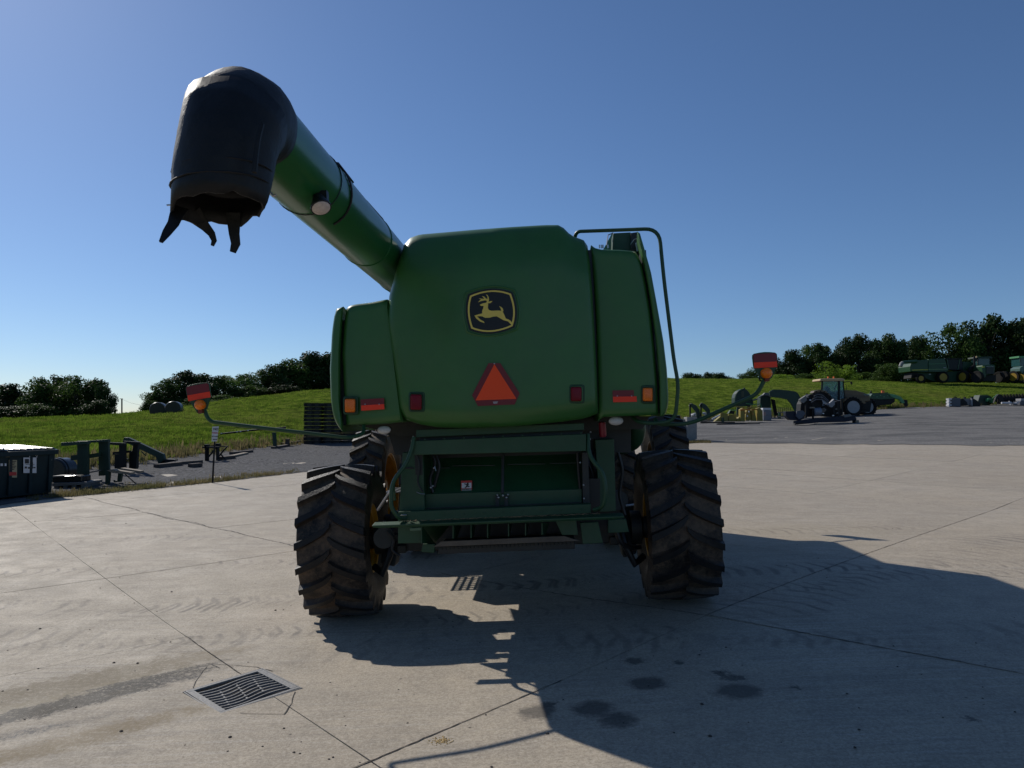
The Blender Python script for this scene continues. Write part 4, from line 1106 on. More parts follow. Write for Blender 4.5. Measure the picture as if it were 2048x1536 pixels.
for zi, rr_, yy, xx in ((3.05, .2150, 3.458, -1.352), (2.985, .2130, 3.449, -1.357)):
    MB().tube([LW((xx+math.cos(R(a))*(rr_+.004), yy+math.sin(R(a))*(rr_+.004), zi+.05*math.cos(R(a))*.4+.006*noise.noise((a*.05, zi, 0)))) for a in range(0, 361, 12)], .005, 6).build('spout_hoop', rubber_black, b0, True)
# stitched seam, bolts and torn strips
mb = MB(); path_ = []
for y, z, r, x in bp[3:]: path_.append(LW((x+r*.72, y-r*.70, z+.02)))
def strip(pix, ws, d, name='torn_strip', th=.008):
    pts = [Vector(W(u, v, dd)) for (u, v), dd in zip(pix, d)]; mb = MB(); n = len(pts)
    for i, p in enumerate(pts):
        a = pts[max(0, i-1)]; b = pts[min(n-1, i+1)]; t = (b-a).normalized(); s = t.cross(Vector((0, 1, .2))).normalized()*ws[i]/2; nn_ = t.cross(s).normalized()*th/2
        for q in (p-s-nn_, p+s-nn_*.2, p+s+nn_, p-s+nn_*2): mb.v.append(tuple(LW(q)))
    for i in range(n-1):
        for k in range(4): mb.f.append((i*4+k, i*4+(k+1) % 4, (i+1)*4+(k+1) % 4, (i+1)*4+k))
    mb.f += [(0, 1, 2, 3), (4*n-4, 4*n-3, 4*n-2, 4*n-1)]
    mb.build(name, rubber_black, b0, True, angle=60)
strip([(362, 415), (353, 432), (347, 448), (334, 466), (322, 485)], [.075, .06, .05, .038, .016], [3.42, 3.40, 3.38, 3.36, 3.34])
strip([(385, 425), (398, 440), (412, 454), (424, 468), (429, 482), (425, 492)], [.09, .065, .045, .034, .024, .014], [3.56, 3.58, 3.6, 3.61, 3.61, 3.61])
strip([(467, 425), (468, 445), (469, 468), (472, 488), (466, 505)], [.07, .062, .05, .044, .028], [3.62, 3.63, 3.63, 3.64, 3.64])
mb = MB().tube([LW(W(u, v, d)) for u, v, d in ((524, 248, 3.30), (517, 275, 3.28), (512, 310, 3.27), (509, 345, 3.26))], .012, 6); mb.build('seam_strap', rubber_black, b0, True)
mb = MB()
for u, v, d in ((359, 283, 3.5), (350, 323, 3.47), (345, 365, 3.45), (338, 410, 3.44)): mb.box(LW(W(u, v, d)), (.02, .008, .006))
mb.build('rivet', steel, b0)
# cable band, hose and work light on the auger
ring = [LW(AX(4.95)+Vector((math.cos(t)*(tube_r+.008), -.05*math.sin(t), math.sin(t)*(tube_r+.008)))) for t in [R(a) for a in range(95, -75, -10)]]
MB().tube(ring, .008, 6).build('hose', black, aug, True)
ring = [LW(AX(4.72)+Vector((math.cos(t)*(tube_r+.004), .02*math.sin(t), math.sin(t)*(tube_r+.004)))) for t in [R(a) for a in range(60, -150, -10)]]
MB().tube(ring, .0035, 5).build('wire', black, aug, True)
MB().tube([LW(AX(5.0)+Vector((.03, 0, tube_r+.01))), LW(AX(5.1)+Vector((.09, 0, tube_r+.03))), LW(AX(5.45)+Vector((.10, 0, tube_r+.012)))], .010, 6).build('top_bracket', black, aug, True)
MB().tube([LW(AX(5.85)+Vector((.07, 0, tube_r))), LW(AX(5.95)+Vector((.08, 0, tube_r+.02))), LW(AX(6.5)+Vector((.09, 0, tube_r+.02))), LW(AX(6.6)+Vector((.08, 0, tube_r-.01)))], .008, 6).build('top_bracket', black, aug, True)
lc = W(642, 415, 4.42); ax = (Vector((0, 0, EYE))-lc).normalized(); ax = (ax+Vector((.15, .45, -.75))).normalized()
wl_ = MB().lathe([(.02, -.10), (.03, -.09), (.044, -.05), (.062, -.008), (.062, .004)], LW(lc), CI.to_3x3() @ ax, 28); wl_.box(LW(lc+Vector((0, .06, .08))), (.05, .05, .07))
wo_ = wl_.build('auger_work_light', black, aug, True)
MB().lathe([(.055, .002), (.053, .008), (.042, .014), (.01, .018)], LW(lc), CI.to_3x3() @ ax, 28).build('lens', mat('tinted_lens', (.55, .47, .44), .4, var=.2, scale=60), wo_, True) if False else MB().lathe([(.055, .002), (.053, .008), (.042, .014), (.01, .018)], LW(lc), CI.to_3x3() @ ax, 28).build('work_light_lens', mat('tinted_lens', (.55, .47, .44), .4, var=.2, scale=60), aug, True)
MB().tube([LW(W(u, v, 3.9)) for u, v in ((527, 383), (533, 378), (540, 384), (546, 392), (552, 390))], .007, 6).build('tie_wire', steel, aug, True)

# ---- wheels
wl1 = make_wheel(combine, (-1.655, 0, .76), .76, .64, 20, .36, yellow, 1, dish=-1, steer=R(2.5))
wl2 = make_wheel(combine, (1.69, 0, .785), .74, .645, 20, .36, yellow, 2, dish=1, steer=R(0), spin=.1)
for x, sd_ in ((-2.17, 1), (-1.42, 1), (2.19, -1), (1.43, -1)):
    make_wheel(combine, (x, 3.75, .94), .94, .48, 24, .56, yellow, 3, dish=sd_, spin=.05*x, lug_h=.045)
MB().box((0, 0, .74), (2.4, .22, .22)).build('rear_axle', darkmetal, combine, bevel=.01); MB().box((0, 3.75, .94), (3.2, .4, .4)).build('front_axle', darkmetal, combine, bevel=.01)
for s in (-1, 1):
    k_ = MB().hexa([(s*1.14, -.14, .48), (s*1.28, -.14, .52), (s*1.30, .14, .95), (s*1.1, .14, .95), (s*1.14, .12, .48), (s*1.28, .12, .52), (s*1.30, .2, .98), (s*1.1, .2, .98)]); k_.build('steering_knuckle', darkmetal, combine, bevel=.02)
    MB().lathe([(.17, 0), (.17, .1), (.11, .12), (.11, .24)], (s*1.24, 0, .76), (s, 0, 0), 20).build('hub', darkmetal, combine, True)
    MB().tube([(s*1.34, -.16, .50), (s*1.24, -.24, .44), (s*1.16, -.26, .62), (s*1.14, -.2, .74)], .035, 8).build('steering_hose', black, combine, True)
    for k in range(4): MB().box((s*(1.06+.02*k), -.14+.03*k, .66+.11*k), (.09+.03*(k % 2), .07, .08)).build('axle_fitting', darkmetal, combine, bevel=.01)
# side box and perforated step behind the left rear wheel (their holes show in the shadow)
MB().box((-1.14, 1.95, 1.12), (.36, 1.35, .3)).build('side_box', darkmetal, combine, bevel=.02)
st_ = MB()
for k in range(5): st_.box((-1.66+k*.085, 2.2, 1.05), (.030, .75, .012))
for k in range(8): st_.box((-1.49, 1.86+k*.1, 1.05), (.37, .035, .011))
st_.build('perforated_step', darkmetal, combine)

# ---- chopper, frame and bumper under the hood
def part(name, pix, Y, depth, m=green2, bevel=.004): return quadP(MB(), pix, Y, depth).build(name, m, combine, bevel=bevel)
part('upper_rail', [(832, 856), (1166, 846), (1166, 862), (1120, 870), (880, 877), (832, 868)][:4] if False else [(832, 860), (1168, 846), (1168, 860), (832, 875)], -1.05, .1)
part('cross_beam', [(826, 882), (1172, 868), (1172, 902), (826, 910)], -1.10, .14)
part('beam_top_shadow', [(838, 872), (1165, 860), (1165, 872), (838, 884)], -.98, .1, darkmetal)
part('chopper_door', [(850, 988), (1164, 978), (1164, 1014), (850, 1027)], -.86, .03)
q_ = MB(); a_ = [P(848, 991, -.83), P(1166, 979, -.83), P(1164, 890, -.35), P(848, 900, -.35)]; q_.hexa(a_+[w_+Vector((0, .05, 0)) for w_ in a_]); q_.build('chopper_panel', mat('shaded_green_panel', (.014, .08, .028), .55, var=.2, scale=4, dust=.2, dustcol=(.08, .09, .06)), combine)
# vertical ribs and stains that the panel shows
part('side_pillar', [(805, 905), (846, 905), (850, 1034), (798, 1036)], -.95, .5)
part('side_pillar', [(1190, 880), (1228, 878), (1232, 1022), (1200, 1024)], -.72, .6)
part('shade_backing', [(1130, 838), (1262, 832), (1262, 905), (1130, 905)], -.42, .1, black, 0)  # black sheets added behind the gaps, standing in for deep shade
part('shade_backing', [(772, 848), (850, 848), (850, 910), (790, 910)], -.35, .1, black, 0)
part('side_plate', [(1164, 905), (1176, 904), (1180, 1018), (1166, 1018)], -.90, .3, darkmetal)
part('inner_panel', [(1172, 900), (1192, 900), (1200, 955), (1172, 955)], -.6, .05, mat('navy_inner_plate', (.02, .025, .05), .5))
part('dark_slot', [(829, 911), (845, 910), (845, 950), (831, 950)], -.955, .02, black, 0)
part('dark_slot', [(1172, 957), (1200, 957), (1200, 1019), (1174, 1019)], -.73, .02, black, 0)
part('hinge_plate', [(806, 934), (826, 934), (828, 938), (806, 938)], -.96, .02, darkmetal)
part('wear_strip', [(852, 1016), (1162, 1004), (1162, 1006), (852, 1018)], -.865, .004, darkmetal, 0)
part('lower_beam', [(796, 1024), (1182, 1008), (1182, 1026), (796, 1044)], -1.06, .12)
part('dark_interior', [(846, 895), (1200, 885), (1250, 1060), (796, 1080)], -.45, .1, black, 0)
bm_ = MB(); A1, A2 = P(744, 1051, -1.22), P(1248, 1032, -1.22)
n = 2; d_ = (A2-A1)
prof = [(0, 0), (.0, -.010), (.012, -.026), (.03, -.028), (.034, -.022), (.022, -.006), (.11, .004), (.11, .014)]
vv = [A1+Vector((0, a, b)) for a, b in prof]+[A2+Vector((0, a, b)) for a, b in prof]; vv[2] += Vector((.05, 0, 0)); vv[3] += Vector((.05, 0, 0)); vv[10] -= Vector((.05, 0, 0)); vv[11] -= Vector((.05, 0, 0))
m8 = len(prof); bm_.add(vv, [tuple(range(m8)), tuple(range(2*m8-1, m8-1, -1))]+[(k, (k+1) % m8, m8+(k+1) % m8, m8+k) for k in range(m8)])
bm_.build('rear_bumper', green2, combine, bevel=.003)
# bent tube guards on either side
MB().tube(rounded([P(828, 874, -1.1), P(824, 898, -1.12), P(813, 928, -1.15), P(783, 965, -1.18), P(782, 1015, -1.18), P(797, 1036, -1.15), P(812, 1036, -1.08)], .12, 6), .0185, 10).build('tube_guard', green2, combine, True)
MB().tube(rounded([P(1176, 868, -1.05), P(1177, 912, -1.1), P(1207, 946, -1.15), P(1212, 985, -1.17), P(1206, 1014, -1.15), P(1188, 1020, -1.08)], .12, 6), .0185, 10).build('tube_guard', green2, combine, True)
MB().tube(rounded([P(815, 925, -1.05), P(786, 962, -1.05), P(790, 1000, -1.0)], .08), .012, 8).build('guard_brace', green2, combine, True)
MB().tube([P(784, 978, -.9), P(756, 1020, -.7)], .014, 8).build('steering_rod', steel, combine, True)
# lift rod and bracket in the middle of the door
MB().tube([P(1006, 905, -.80), P(1005, 987, -.92)], .014, 8).build('lift_rod', darkmetal, combine, True)
mb = MB()
for u in (995, 1013): quadP(mb, [(u-4, 991), (u+3, 991), (u+3, 1015), (u-4, 1015)], -.90, .035)
br = mb.build('rod_bracket', darkmetal, combine)
mb = MB()
for u, v in ((995, 990), (1016, 989), (997, 995), (1013, 995), (1006, 991)): mb.lathe([(.009, 0), (.009, .008), (.004, .012)], P(u, v, -.91), (0, -1, 0), 8)
mb.build('bolt', steel, br)
mb = MB()
for u, v in ((868, 936), (866, 972), (862, 975), (1167, 970), (1168, 997), (1172, 1012), (1166, 1014), (827, 873), (824, 882), (1181, 864), (1180, 878), (1160, 925)): mb.lathe([(.008, 0), (.008, .01), (.003, .014)], P(u, v, -1.0), (0, -1, 0), 8)
mb.tube([P(869, 933, -.9), P(872, 942, -.9)], .004, 5); mb.tube([P(833, 984, -.98), P(842, 988, -1.0), P(850, 988, -1.0)], .004, 5); mb.tube([P(801, 1033, -1.1), P(804, 1030, -1.15), P(813, 1030, -1.15)], .006, 5); mb.tube([P(1252, 1011, -.7), P(1268, 1009, -.7)], .009, 6)
mb.build('bolts', steel, combine)['kind'] = 'stuff'
# hydraulic fittings and springs at the left of the opening
mb = MB()
for pix in ([(862, 905), (872, 925), (858, 960), (866, 985)], [(870, 905), (880, 930), (868, 975)], [(1155, 905), (1158, 950), (1163, 1000)]):
    mb.tube(rounded([P(u, v, -.84) for u, v in pix], .05), .016, 7)
mb.build('hydraulic_hose', black, combine, True)
# pictogram decal
dc = quadP(MB(), [(922, 961.5), (944, 961), (944, 983), (922, 983.5)], -.795, .012).build('warning_decal', signred, combine)
quadP(MB(), [(923.5, 966), (942.8, 965.5), (942.8, 976), (923.5, 976.5)], -.799, .003).build('white_field', signwhite, dc)
quadP(MB(), [(923.5, 977.5), (942.8, 977), (942.8, 981.5), (923.5, 982)], -.799, .003).build('caption_field', mat('decal_grey', (.25, .25, .24), .6), dc)
def deb(mb, pts, w): 
    for a, b in zip(pts[:-1], pts[1:]): mb.beam(P(a[0], a[1], -.803), P(b[0], b[1], -.803), .002, w, up=(0, 0, 1))
mb = MB(); deb(mb, [(934.5, 968.5), (934, 971.5), (932.5, 974)], .013); deb(mb, [(934, 971.5), (937, 973), (939, 972.8)], .009); deb(mb, [(932.5, 974), (930, 975.8)], .009); deb(mb, [(934, 969), (930.5, 968.5), (929, 967)], .008); deb(mb, [(934.5, 969), (937.5, 970)], .008); mb.lathe([(.009, 0), (.009, .002)], P(935.5, 967.2, -.803), (0, -1, 0), 10)
for k in range(4): mb.box(P(926+k*3.3, 979.3, -.802), (.008, .001, .007))
mb.build('running_figure', signblack, dc)
# red canister
c0_, c1_ = P(1206, 843, -.95), P(1206, 874, -.95)
MB().lathe([(.025, .0), (.032, .012), (.032, (c0_-c1_).length-.01), (.012, (c0_-c1_).length)], c1_, (0, 0, 1), 16).build('red_canister', redcan, combine, True)
# black boot-shaped duct right, seen over the inner tyre
MB().tube(rounded([P(1255, 838, -.3), P(1275, 850, -.3), P(1270, 880, -.2), P(1245, 892, 0)], .15), .09, 12).build('air_duct', green2, combine, True)
part('undershield', [(700, 846), (1300, 832), (1285, 858), (800, 872)], -.6, .8, darkmetal, 0)
# spreader housing below the bumper
mb = MB()
part('spreader_plate', [(796, 1052), (846, 1050), (842, 1086), (796, 1087)], -.95, .03)
for k, (u, w, b) in enumerate(((842, 28, 1087), (905, 9, 1077), (941, 5, 1076), (974, 4, 1076), (1016, 4, 1073), (1050, 4, 1071), (1083, 8, 1070))):
    q = MB(); quadP(q, [(u, 1052-k*1), (u+2, 1052-k*1), (u+2, b), (u, b)], -1.0, .28); q.add([P(u+2, 1052-k, -1.0), P(u+w*2, 1052-k, -.6), P(u+w, b, -.6), P(u+2, b, -1.0)], [(0, 1, 2, 3)]); q.build('spreader_fin', green2, combine)
part('spreader_plate', [(1110, 1040), (1152, 1038), (1156, 1070), (1124, 1070)], -.95, .03)
part('spreader_bar', [(882, 1083), (1128, 1072), (1160, 1082), (866, 1094)], -.92, .03, brownbar)
part('fan_rotor', [(876, 1094), (1150, 1082), (1150, 1098), (876, 1108)], -.8, .5, darkmetal)
mb = MB()
for k in range(34):
    u = 884+k*8; v = 1093-k*.36; mb.tube([P(u, v, -.84), P(u+1, v+7, -.86)], .004, 5)
mb.build('bristles', darkmetal, combine)['kind'] = 'stuff'
part('hitch_bracket', [(1160, 1046), (1196, 1044), (1206, 1086), (1166, 1088)], -.9, .06)
part('side_bracket', [(1216, 1040), (1252, 1038), (1258, 1064), (1216, 1066)], -.7, .06)
part('hitch_bracket', [(846, 1088), (870, 1088), (868, 1106), (842, 1104)], -.85, .06)
part('light_tab', [(819, 1057), (842, 1055), (842, 1061), (820, 1062)], -1.0, .02, mat('scuffed_green', (.12, .2, .13), .6))
mb = MB().tube(rounded([P(1232, 1060, -.5), P(1240, 1085, -.5), P(1262, 1096, -.4), P(1280, 1094, -.3)], .1), .022, 8); mb.build('axle_hose', black, combine, True)
# perforated step plates under the body left of the front axle (their holes show in the shadow)

# bolt rows, chaff and a few more fittings in the shaded rear bay
mb = MB()
for k in range(9):
    u = 850+k*39; mb.lathe([(.008, 0), (.008, .006), (.003, .009)], P(u, 879-(u-850)*.042, -1.105), (0, -1, 0), 8)
    mb.lathe([(.007, 0), (.007, .006), (.003, .008)], P(u, 1031-(u-850)*.042, -1.065), (0, -1, 0), 8)
mb.build('bolt_row', green2, combine)['kind'] = 'stuff'
straw_m = mat('dry_chaff', (.30, .22, .12), .9, var=.3, scale=50)
rgc = random.Random(31); mb = MB()
for k in range(260):
    u = rgc.uniform(800, 1200) if k < 190 else rgc.uniform(855, 1160); y_ = rgc.uniform(-1.20, -1.12)
    c = P(u, 1049-(u-744)*.0385, -1.17); l = rgc.uniform(.006, .022); a = rgc.uniform(0, 3.14); c = Vector((c.x, y_, c.z+.018))
    d = Vector((math.cos(a)*l, math.sin(a)*l, rgc.uniform(-.002, .003))); mb.beam(c-d, c+d, .0022, .0015)
mb.build('chaff', straw_m, combine)['kind'] = 'stuff'
for pix, y_, r_ in (([(1176, 925), (1186, 950), (1180, 980), (1190, 1012)], -.66, .013), ([(1188, 900), (1182, 930), (1196, 960), (1186, 1000)], -.64, .010), ([(832, 905), (840, 930), (834, 965), (846, 985)], -.99, .008), ([(1236, 905), (1246, 940), (1238, 990), (1250, 1030)], -.6, .016), ([(775, 1062), (790, 1078), (782, 1100), (800, 1112)], -.6, .014)):
    MB().tube(rounded([P(u, v, y_) for u, v in pix], .06), r_, 7).build('hose', black, combine, True)
for u, v, y_, r_ in ((768, 1075, -.55, .10), (1236, 1000, -.45, .09)):
    MB().lathe([(.02, -.03), (r_*.5, -.03), (r_*.9, -.02), (r_, -.03), (r_, .03), (.02, .03)], P(u, v, y_), (.25, -1, 0), 20).build('pulley', darkmetal, combine, True)
for u0, u1, v in ((856, 900, 935), (905, 990, 930), (1015, 1090, 927), (1100, 1158, 925)):
    quadP(MB(), [(u0, v+1), (u1, v), (u1, v+1.6), (u0, v+2.6)], -.60, .01).build('panel_seam', darkmetal, combine)

# ================================================================== THE YARD AROUND IT
class Th:
    """a thing on the ground: an Empty at its base; parts are outlines at a real depth, given their real thickness"""
    def __init__(s, name, u, v, label, cat, group=None, d=None):
        s.b = GP(u, v) if d is None else Vector(((u-1024)/F*d, d, G((u-1024)/F*d, d)))
        s.o = empty(name, s.b); tag(s.o, label, cat, group); s.d = s.b.y
    def L(s, u, v, dd=0.):
        return W(u, v, s.d+dd)-s.b
    def pr(s, name, pix, m, dd=0., th=.1, parent=None, bevel=0.):
        a = [s.L(u, v, dd) for u, v in pix]; n = len(a); t = Vector((0, th, 0))
        mb = MB(); mb.add(a+[q+t for q in a], [tuple(range(n)), tuple(range(2*n-1, n-1, -1))]+[(i, i+n, (i+1) % n+n, (i+1) % n) for i in range(n)])
        return mb.build(name, m, parent or s.o, bevel=bevel)
    def bx(s, name, u0, v0, u1, v1, m, dd=0., th=.5, parent=None, bevel=0.):
        return s.pr(name, [(u0, v1), (u1, v1), (u1, v0), (u0, v0)], m, dd, th, parent, bevel)
    def tb(s, name, pix, r, m, dd=0., parent=None, n=7):
        return MB().tube([s.L(p[0], p[1], dd+(p[2] if len(p) > 2 else 0)) for p in pix], r, n).build(name, m, parent or s.o, True)
    def wh(s, u, v, rpx, w, dd, rimm, rimk=.62, spoke=True, yaw=0.):
        c = s.L(u, v, dd); r = rpx*s.d/F
        a = empty('wheel', c, (0, 0, yaw)); a.parent = s.o
        mb = MB(); mb.lathe([(r*rimk, -w*.35), (r*.92, -w*.5), (r, -w*.3), (r, w*.3), (r*.92, w*.5), (r*rimk, w*.35)], (0, 0, 0), (0, 1, 0), 28, cap=False)
        n = 20
        for k in range(n):
            t = 6.2832*k/n
            for sg in (-1, 1):
                tt = t+(.16 if sg > 0 else 0); mb.box((math.cos(tt)*r*1.01, sg*w*.25, math.sin(tt)*r*1.01), (.09, w*.5, .07), (0, -tt, .35*sg))
        mb.build('tyre', tread_m, a, True)
        mb = MB(); mb.lathe([(r*rimk, -w*.37), (r*rimk*.9, -w*.30), (r*rimk*.55, -w*.1), (r*.16, -w*.12), (r*.15, -w*.3), (.01, -w*.3)], (0, 0, 0), (0, 1, 0), 28); mb.build('rim', rimm, a, True)
        return a
tread_m = mat('dusty_tyre', (.010, .010, .010), .8, dust=.25, dustcol=(.08, .07, .055), scale=5, spec=.2)
dgreen = mat('dark_green_steel', (.007, .030, .017), .55, dust=.12, dustcol=(.06, .06, .04), var=.25)
jgreen = mat('machine_green', (.009, .055, .02), .42, dust=.15, dustcol=(.10, .12, .07))
lgreen = mat('light_green_paint', (.07, .24, .10), .45)
yel = mat('machine_yellow', (.27, .21, .03), .5, dust=.35, dustcol=(.10, .08, .03), scale=5)
navy = mat('navy_steel', (.006, .010, .025), .55, dust=.08, spec=.3)
gold = mat('tan_gold_paint', (.12, .068, .024), .35, dust=.25, dustcol=(.08, .05, .03))
goldroof = mat('cream_cab_roof', (.5, .34, .17), .5)
rimgrey = mat('pale_rim', (.27, .27, .28), .5)
galv = mat('dull_galvanised', (.16, .16, .16), .6, metal=.3, var=.25, scale=15, dust=.2)
wood = mat('weathered_wood', (.22, .18, .13), .85, var=.3, scale=14, bump=.3)
wood_d = mat('dark_timber', (.07, .055, .045), .9, var=.35, scale=12, bump=.3)
tan = mat('tan_sticker', (.38, .32, .19), .6)
conc2 = mat('precast_concrete', (.22, .22, .21), .85, var=.2, scale=4, bump=.3, dust=.2)
teal = mat('dumpster_paint', (.006, .020, .024), .6, var=.3, scale=3, dust=.15, dustcol=(.02, .035, .035), spec=.25)
blackp = mat('black_lid_plastic', (.014, .014, .015), .28, var=.2)
blk = mat('black_steel', (.008, .008, .008), .6, var=.3, dust=.12, dustcol=(.05, .04, .035), spec=.3)
bag = mat('white_bag', (.5, .5, .52), .6)

# ---- dumpster
A, B = GP(-95, 1012), GP(104, 987); dirx = (B-A); L_ = dirx.length; ang = math.atan2(dirx.y, dirx.x)
dp = empty('dumpster', A, (0, 0, ang)); tag(dp, 'dark teal steel dumpster with a half open black lid and torn stickers', 'dumpster')
h = 1.20
mb = MB(); mb.hexa([(0.05, 0, .06), (L_-.02, 0, .06), (L_-.02, 1.35, .06), (.05, 1.35, .06), (0, -.06, h), (L_+.02, -.06, h), (L_+.02, 1.45, h), (0, 1.45, h)]); mb.build('body', teal, dp, bevel=.015)
for k in range(5): MB().box((.25+k*(L_-.4)/4, -.05, .62), (.09, .06, 1.0)).build('rib', teal, dp, bevel=.01)
mb = MB(); mb.box((L_/2, -.07, h-.02), (L_+.14, .12, .13)); mb.build('front_rim', teal, dp, bevel=.015)
MB().box((L_+.05, .7, h-.02), (.1, 1.5, .12)).build('side_rim', teal, dp, bevel=.01)
half = L_/2
def lid(x0, x1, z0, z1, z2):
    m = MB(); S = 8
    for i in range(S+1):
        y = -.1+1.6*i/S; z = lerp(z0, z1, i/S)+.03*math.sin(i/S*3.14); m.v += [(x0, y, z), (x1, y, z+z2)]
    m.f = [(2*i, 2*i+1, 2*i+3, 2*i+2) for i in range(S)]
    o = m.build('lid', blackp, dp, True); so = o.modifiers.new('t', 'SOLIDIFY'); so.thickness = .03
    for k in range(7):
        x = lerp(x0, x1, (k+.5)/7); zz_ = lerp(0, z2, (k+.5)/7)
        MB().hexa([(x-.05, -.08, z0+zz_), (x+.05, -.08, z0+zz_), (x+.05, 1.4, z1+zz_), (x-.05, 1.4, z1+zz_), (x-.03, -.05, z0+zz_+.045), (x+.03, -.05, z0+zz_+.045), (x+.03, 1.35, z1+zz_+.06), (x-.03, 1.35, z1+zz_+.06)]).build('lid_rib', blackp, o, bevel=.01)
lid(half+.05, L_+.06, h+.05, h+.12, -.0)
lid(-.05, half-.05, h+.08, h+.22, .0)
mb = MB().hexa([(half-.9, -.04, h+.02), (half+.35, -.04, h+.02), (half+.2, 1.2, h+.02), (half-.9, 1.2, h+.02), (half-.9, -.04, h+.06), (half+.35, -.04, h+.045), (half+.2, 1.2, h+.10), (half-.9, 1.2, h+.12)]); mb.build('lid_gap', black, dp)
def stick(u0, v0, u1, v1, m, name='sticker', off=.075, parent=None):
    """flat sticker on the dumpster front between two photo pixels"""
    inv = dp.matrix_basis.inverted(); M_ = Matrix.Translation(A) @ Matrix.Rotation(ang, 4, 'Z'); Mi = M_.inverted()
    o = Mi @ Vector((0, 0, EYE)); q = []
    for u, v in ((u0, v1), (u1, v1), (u1, v0), (u0, v0)):
        d = Mi.to_3x3() @ ray(u, v); q.append(o+d*((-off-o.y)/d.y))
    mb = MB(); mb.hexa(q+[p+Vector((0, .006, 0)) for p in q]); return mb.build(name, m, parent or dp)
s1 = stick(47, 915, 73, 946, signwhite)
for r_ in ((50, 918, 58, 927), (60, 920, 62, 926), (52, 928.6, 69, 929.4), (65, 924, 66, 937), (50, 933, 54, 937), (56, 934, 60, 937.5), (61.5, 934, 64, 937), (67, 934, 71, 936.5)): stick(*r_, signblack, 'torn_print', .082, s1)
s2 = stick(18, 920, 34, 955, tan)
for k in range(6): stick(19, 922+k*3.2, 32.5-(k % 3)*2, 923.6+k*3.2, signblack, 'print_line', .082, s2)
stick(19, 944, 33, 951, signred, 'red_band', .082, s2)
s3 = stick(11, 904, 21, 914, tan); stick(12.5, 906, 15.5, 911, signblack, 'print_mark', .082, s3); stick(16.5, 907, 19.5, 912, signblack, 'print_mark', .082, s3)
stick(94, 897, 102, 903, mat('yellow_sticker', (.3, .24, .08), .6)); stick(1, 927, 6, 932, signwhite); stick(9.5, 927, 13, 932, signwhite); stick(100.5, 917, 104, 921, signwhite)
rgs = random.Random(4)
for k in range(22):
    u = rgs.uniform(47, 76); v = rgs.uniform(899, 913); stick(u, v, u+rgs.uniform(.5, 1.6), v+rgs.uniform(.6, 2.6), signwhite, 'torn_scrap')

# ---- junk beside it
t = Th('plastic_tank', 120, 962, 'black rounded plastic tank standing between the dumpster and the green stands', 'tank')
c = t.L(112, 950, .3)
MB().lathe([(.02, -.02), (.36, -.02), (.40, .02), (.40, .55), (.36, .6), (.02, .6)], (c.x, .2, .28), (.1, 1, 0), 28).build('shell', blackp, t.o, True)
MB().lathe([(.405, .1), (.425, .12), (.425, .2), (.405, .22)], (c.x, .2, .28), (.1, 1, 0), 28).build('band', blackp, t.o, True)
t = Th('pallet', 140, 977, 'pale grey pallet lying on the gravel right of the dumpster', 'pallet')
t.pr('deck', [(104, 973), (171, 969), (171, 964), (104, 966)], galv, 0, .9, bevel=.005)
for u in (112, 130, 148, 166): t.bx('block', u-4, 968, u+4, 976, galv, .03, .8)
t = Th('black_tray', 140, 977, 'long black plastic tray resting on the pale pallet', 'tray')
t.pr('tray_body', [(104, 967), (163, 963), (163, 952), (150, 950.5), (104, 954)], blackp, .1, .5, bevel=.02); t.pr('tray_lip', [(104, 955), (127, 953), (127, 951), (104, 952)], galv, .08, .5)

def st(name, u, v, label, cat='steel stand', group=None): return Th(name, u, v, label, cat, group)
G1 = 'green steel stands beside the gravel'
s = st('steel_stand', 190, 968, 'dark green steel stand of two wide posts with a long top beam, nearest the dumpster', group=G1)
s.bx('post', 154, 882, 175, 962, dgreen, 0, .12, bevel=.006); s.pr('post', [(197, 952), (217, 950), (216, 880), (197, 881)], dgreen, .5, .12, bevel=.006)
s.pr('post_flange', [(166, 962), (175, 960), (173, 884), (166, 885)], dgreen, -.1, .1); s.pr('post_flange', [(209, 950), (218, 948), (216, 882), (209, 882)], dgreen, .4, .1)
s.pr('top_beam', [(122, 892), (176, 888), (176, 882), (122, 885)], dgreen, -.25, .15, bevel=.005); s.pr('top_beam', [(168, 886), (216, 884), (216, 878.5), (170, 882)], dgreen, .3, .15, bevel=.005)
s.pr('cross_beam', [(174, 917), (200, 913), (200, 905), (174, 909)], dgreen, .3, .1); s.pr('beam_stub', [(141, 921), (155, 920), (155, 909), (142, 911)], dgreen, .1, .15)
s.pr('foot_beam', [(175, 947), (200, 942), (200, 940), (175, 944)], galv, .35, .1)
s = st('steel_stand', 256, 945, 'black steel stand with two posts and short arms, behind the low bench', group=G1)
s.bx('post', 238, 886, 249, 940, blk, 0, .15); s.pr('post', [(258, 938), (272, 938), (276, 886), (267, 886)], blk, .4, .15)
s.pr('arm', [(217, 889), (249, 892), (249, 886), (217, 884.5)], blk, -.1, .12); s.pr('arm', [(246, 886), (277, 890), (278, 884), (246, 882)], blk, .3, .12)
s.bx('sleeve', 229, 908, 243, 937, blk, .1, .2); s.pr('stub', [(225, 910), (260, 905), (260, 901), (225, 904)], blk, .2, .1); s.bx('sleeve', 258, 902, 272, 936, blk, .5, .2)
s.bx('stub', 246, 918, 255, 920, blk, .1, .1)
s = st('steel_boom', 330, 928, 'dark green steel boom sloping down to the ground behind the black stand', 'boom')
s.pr('boom', [(245, 882), (248, 875), (256, 875), (326, 908), (331, 927), (316, 927), (312, 914), (276, 897)], dgreen, 0, .18, bevel=.01); s.pr('foot', [(318, 928), (349, 922), (349, 919), (330, 918)], blk, 0, .3)
s.tb('brace', [(283, 903), (292, 912)], .02, dgreen)
s = st('low_bench', 225, 970, 'low bench of two wooden planks on curved green steel legs', 'bench')
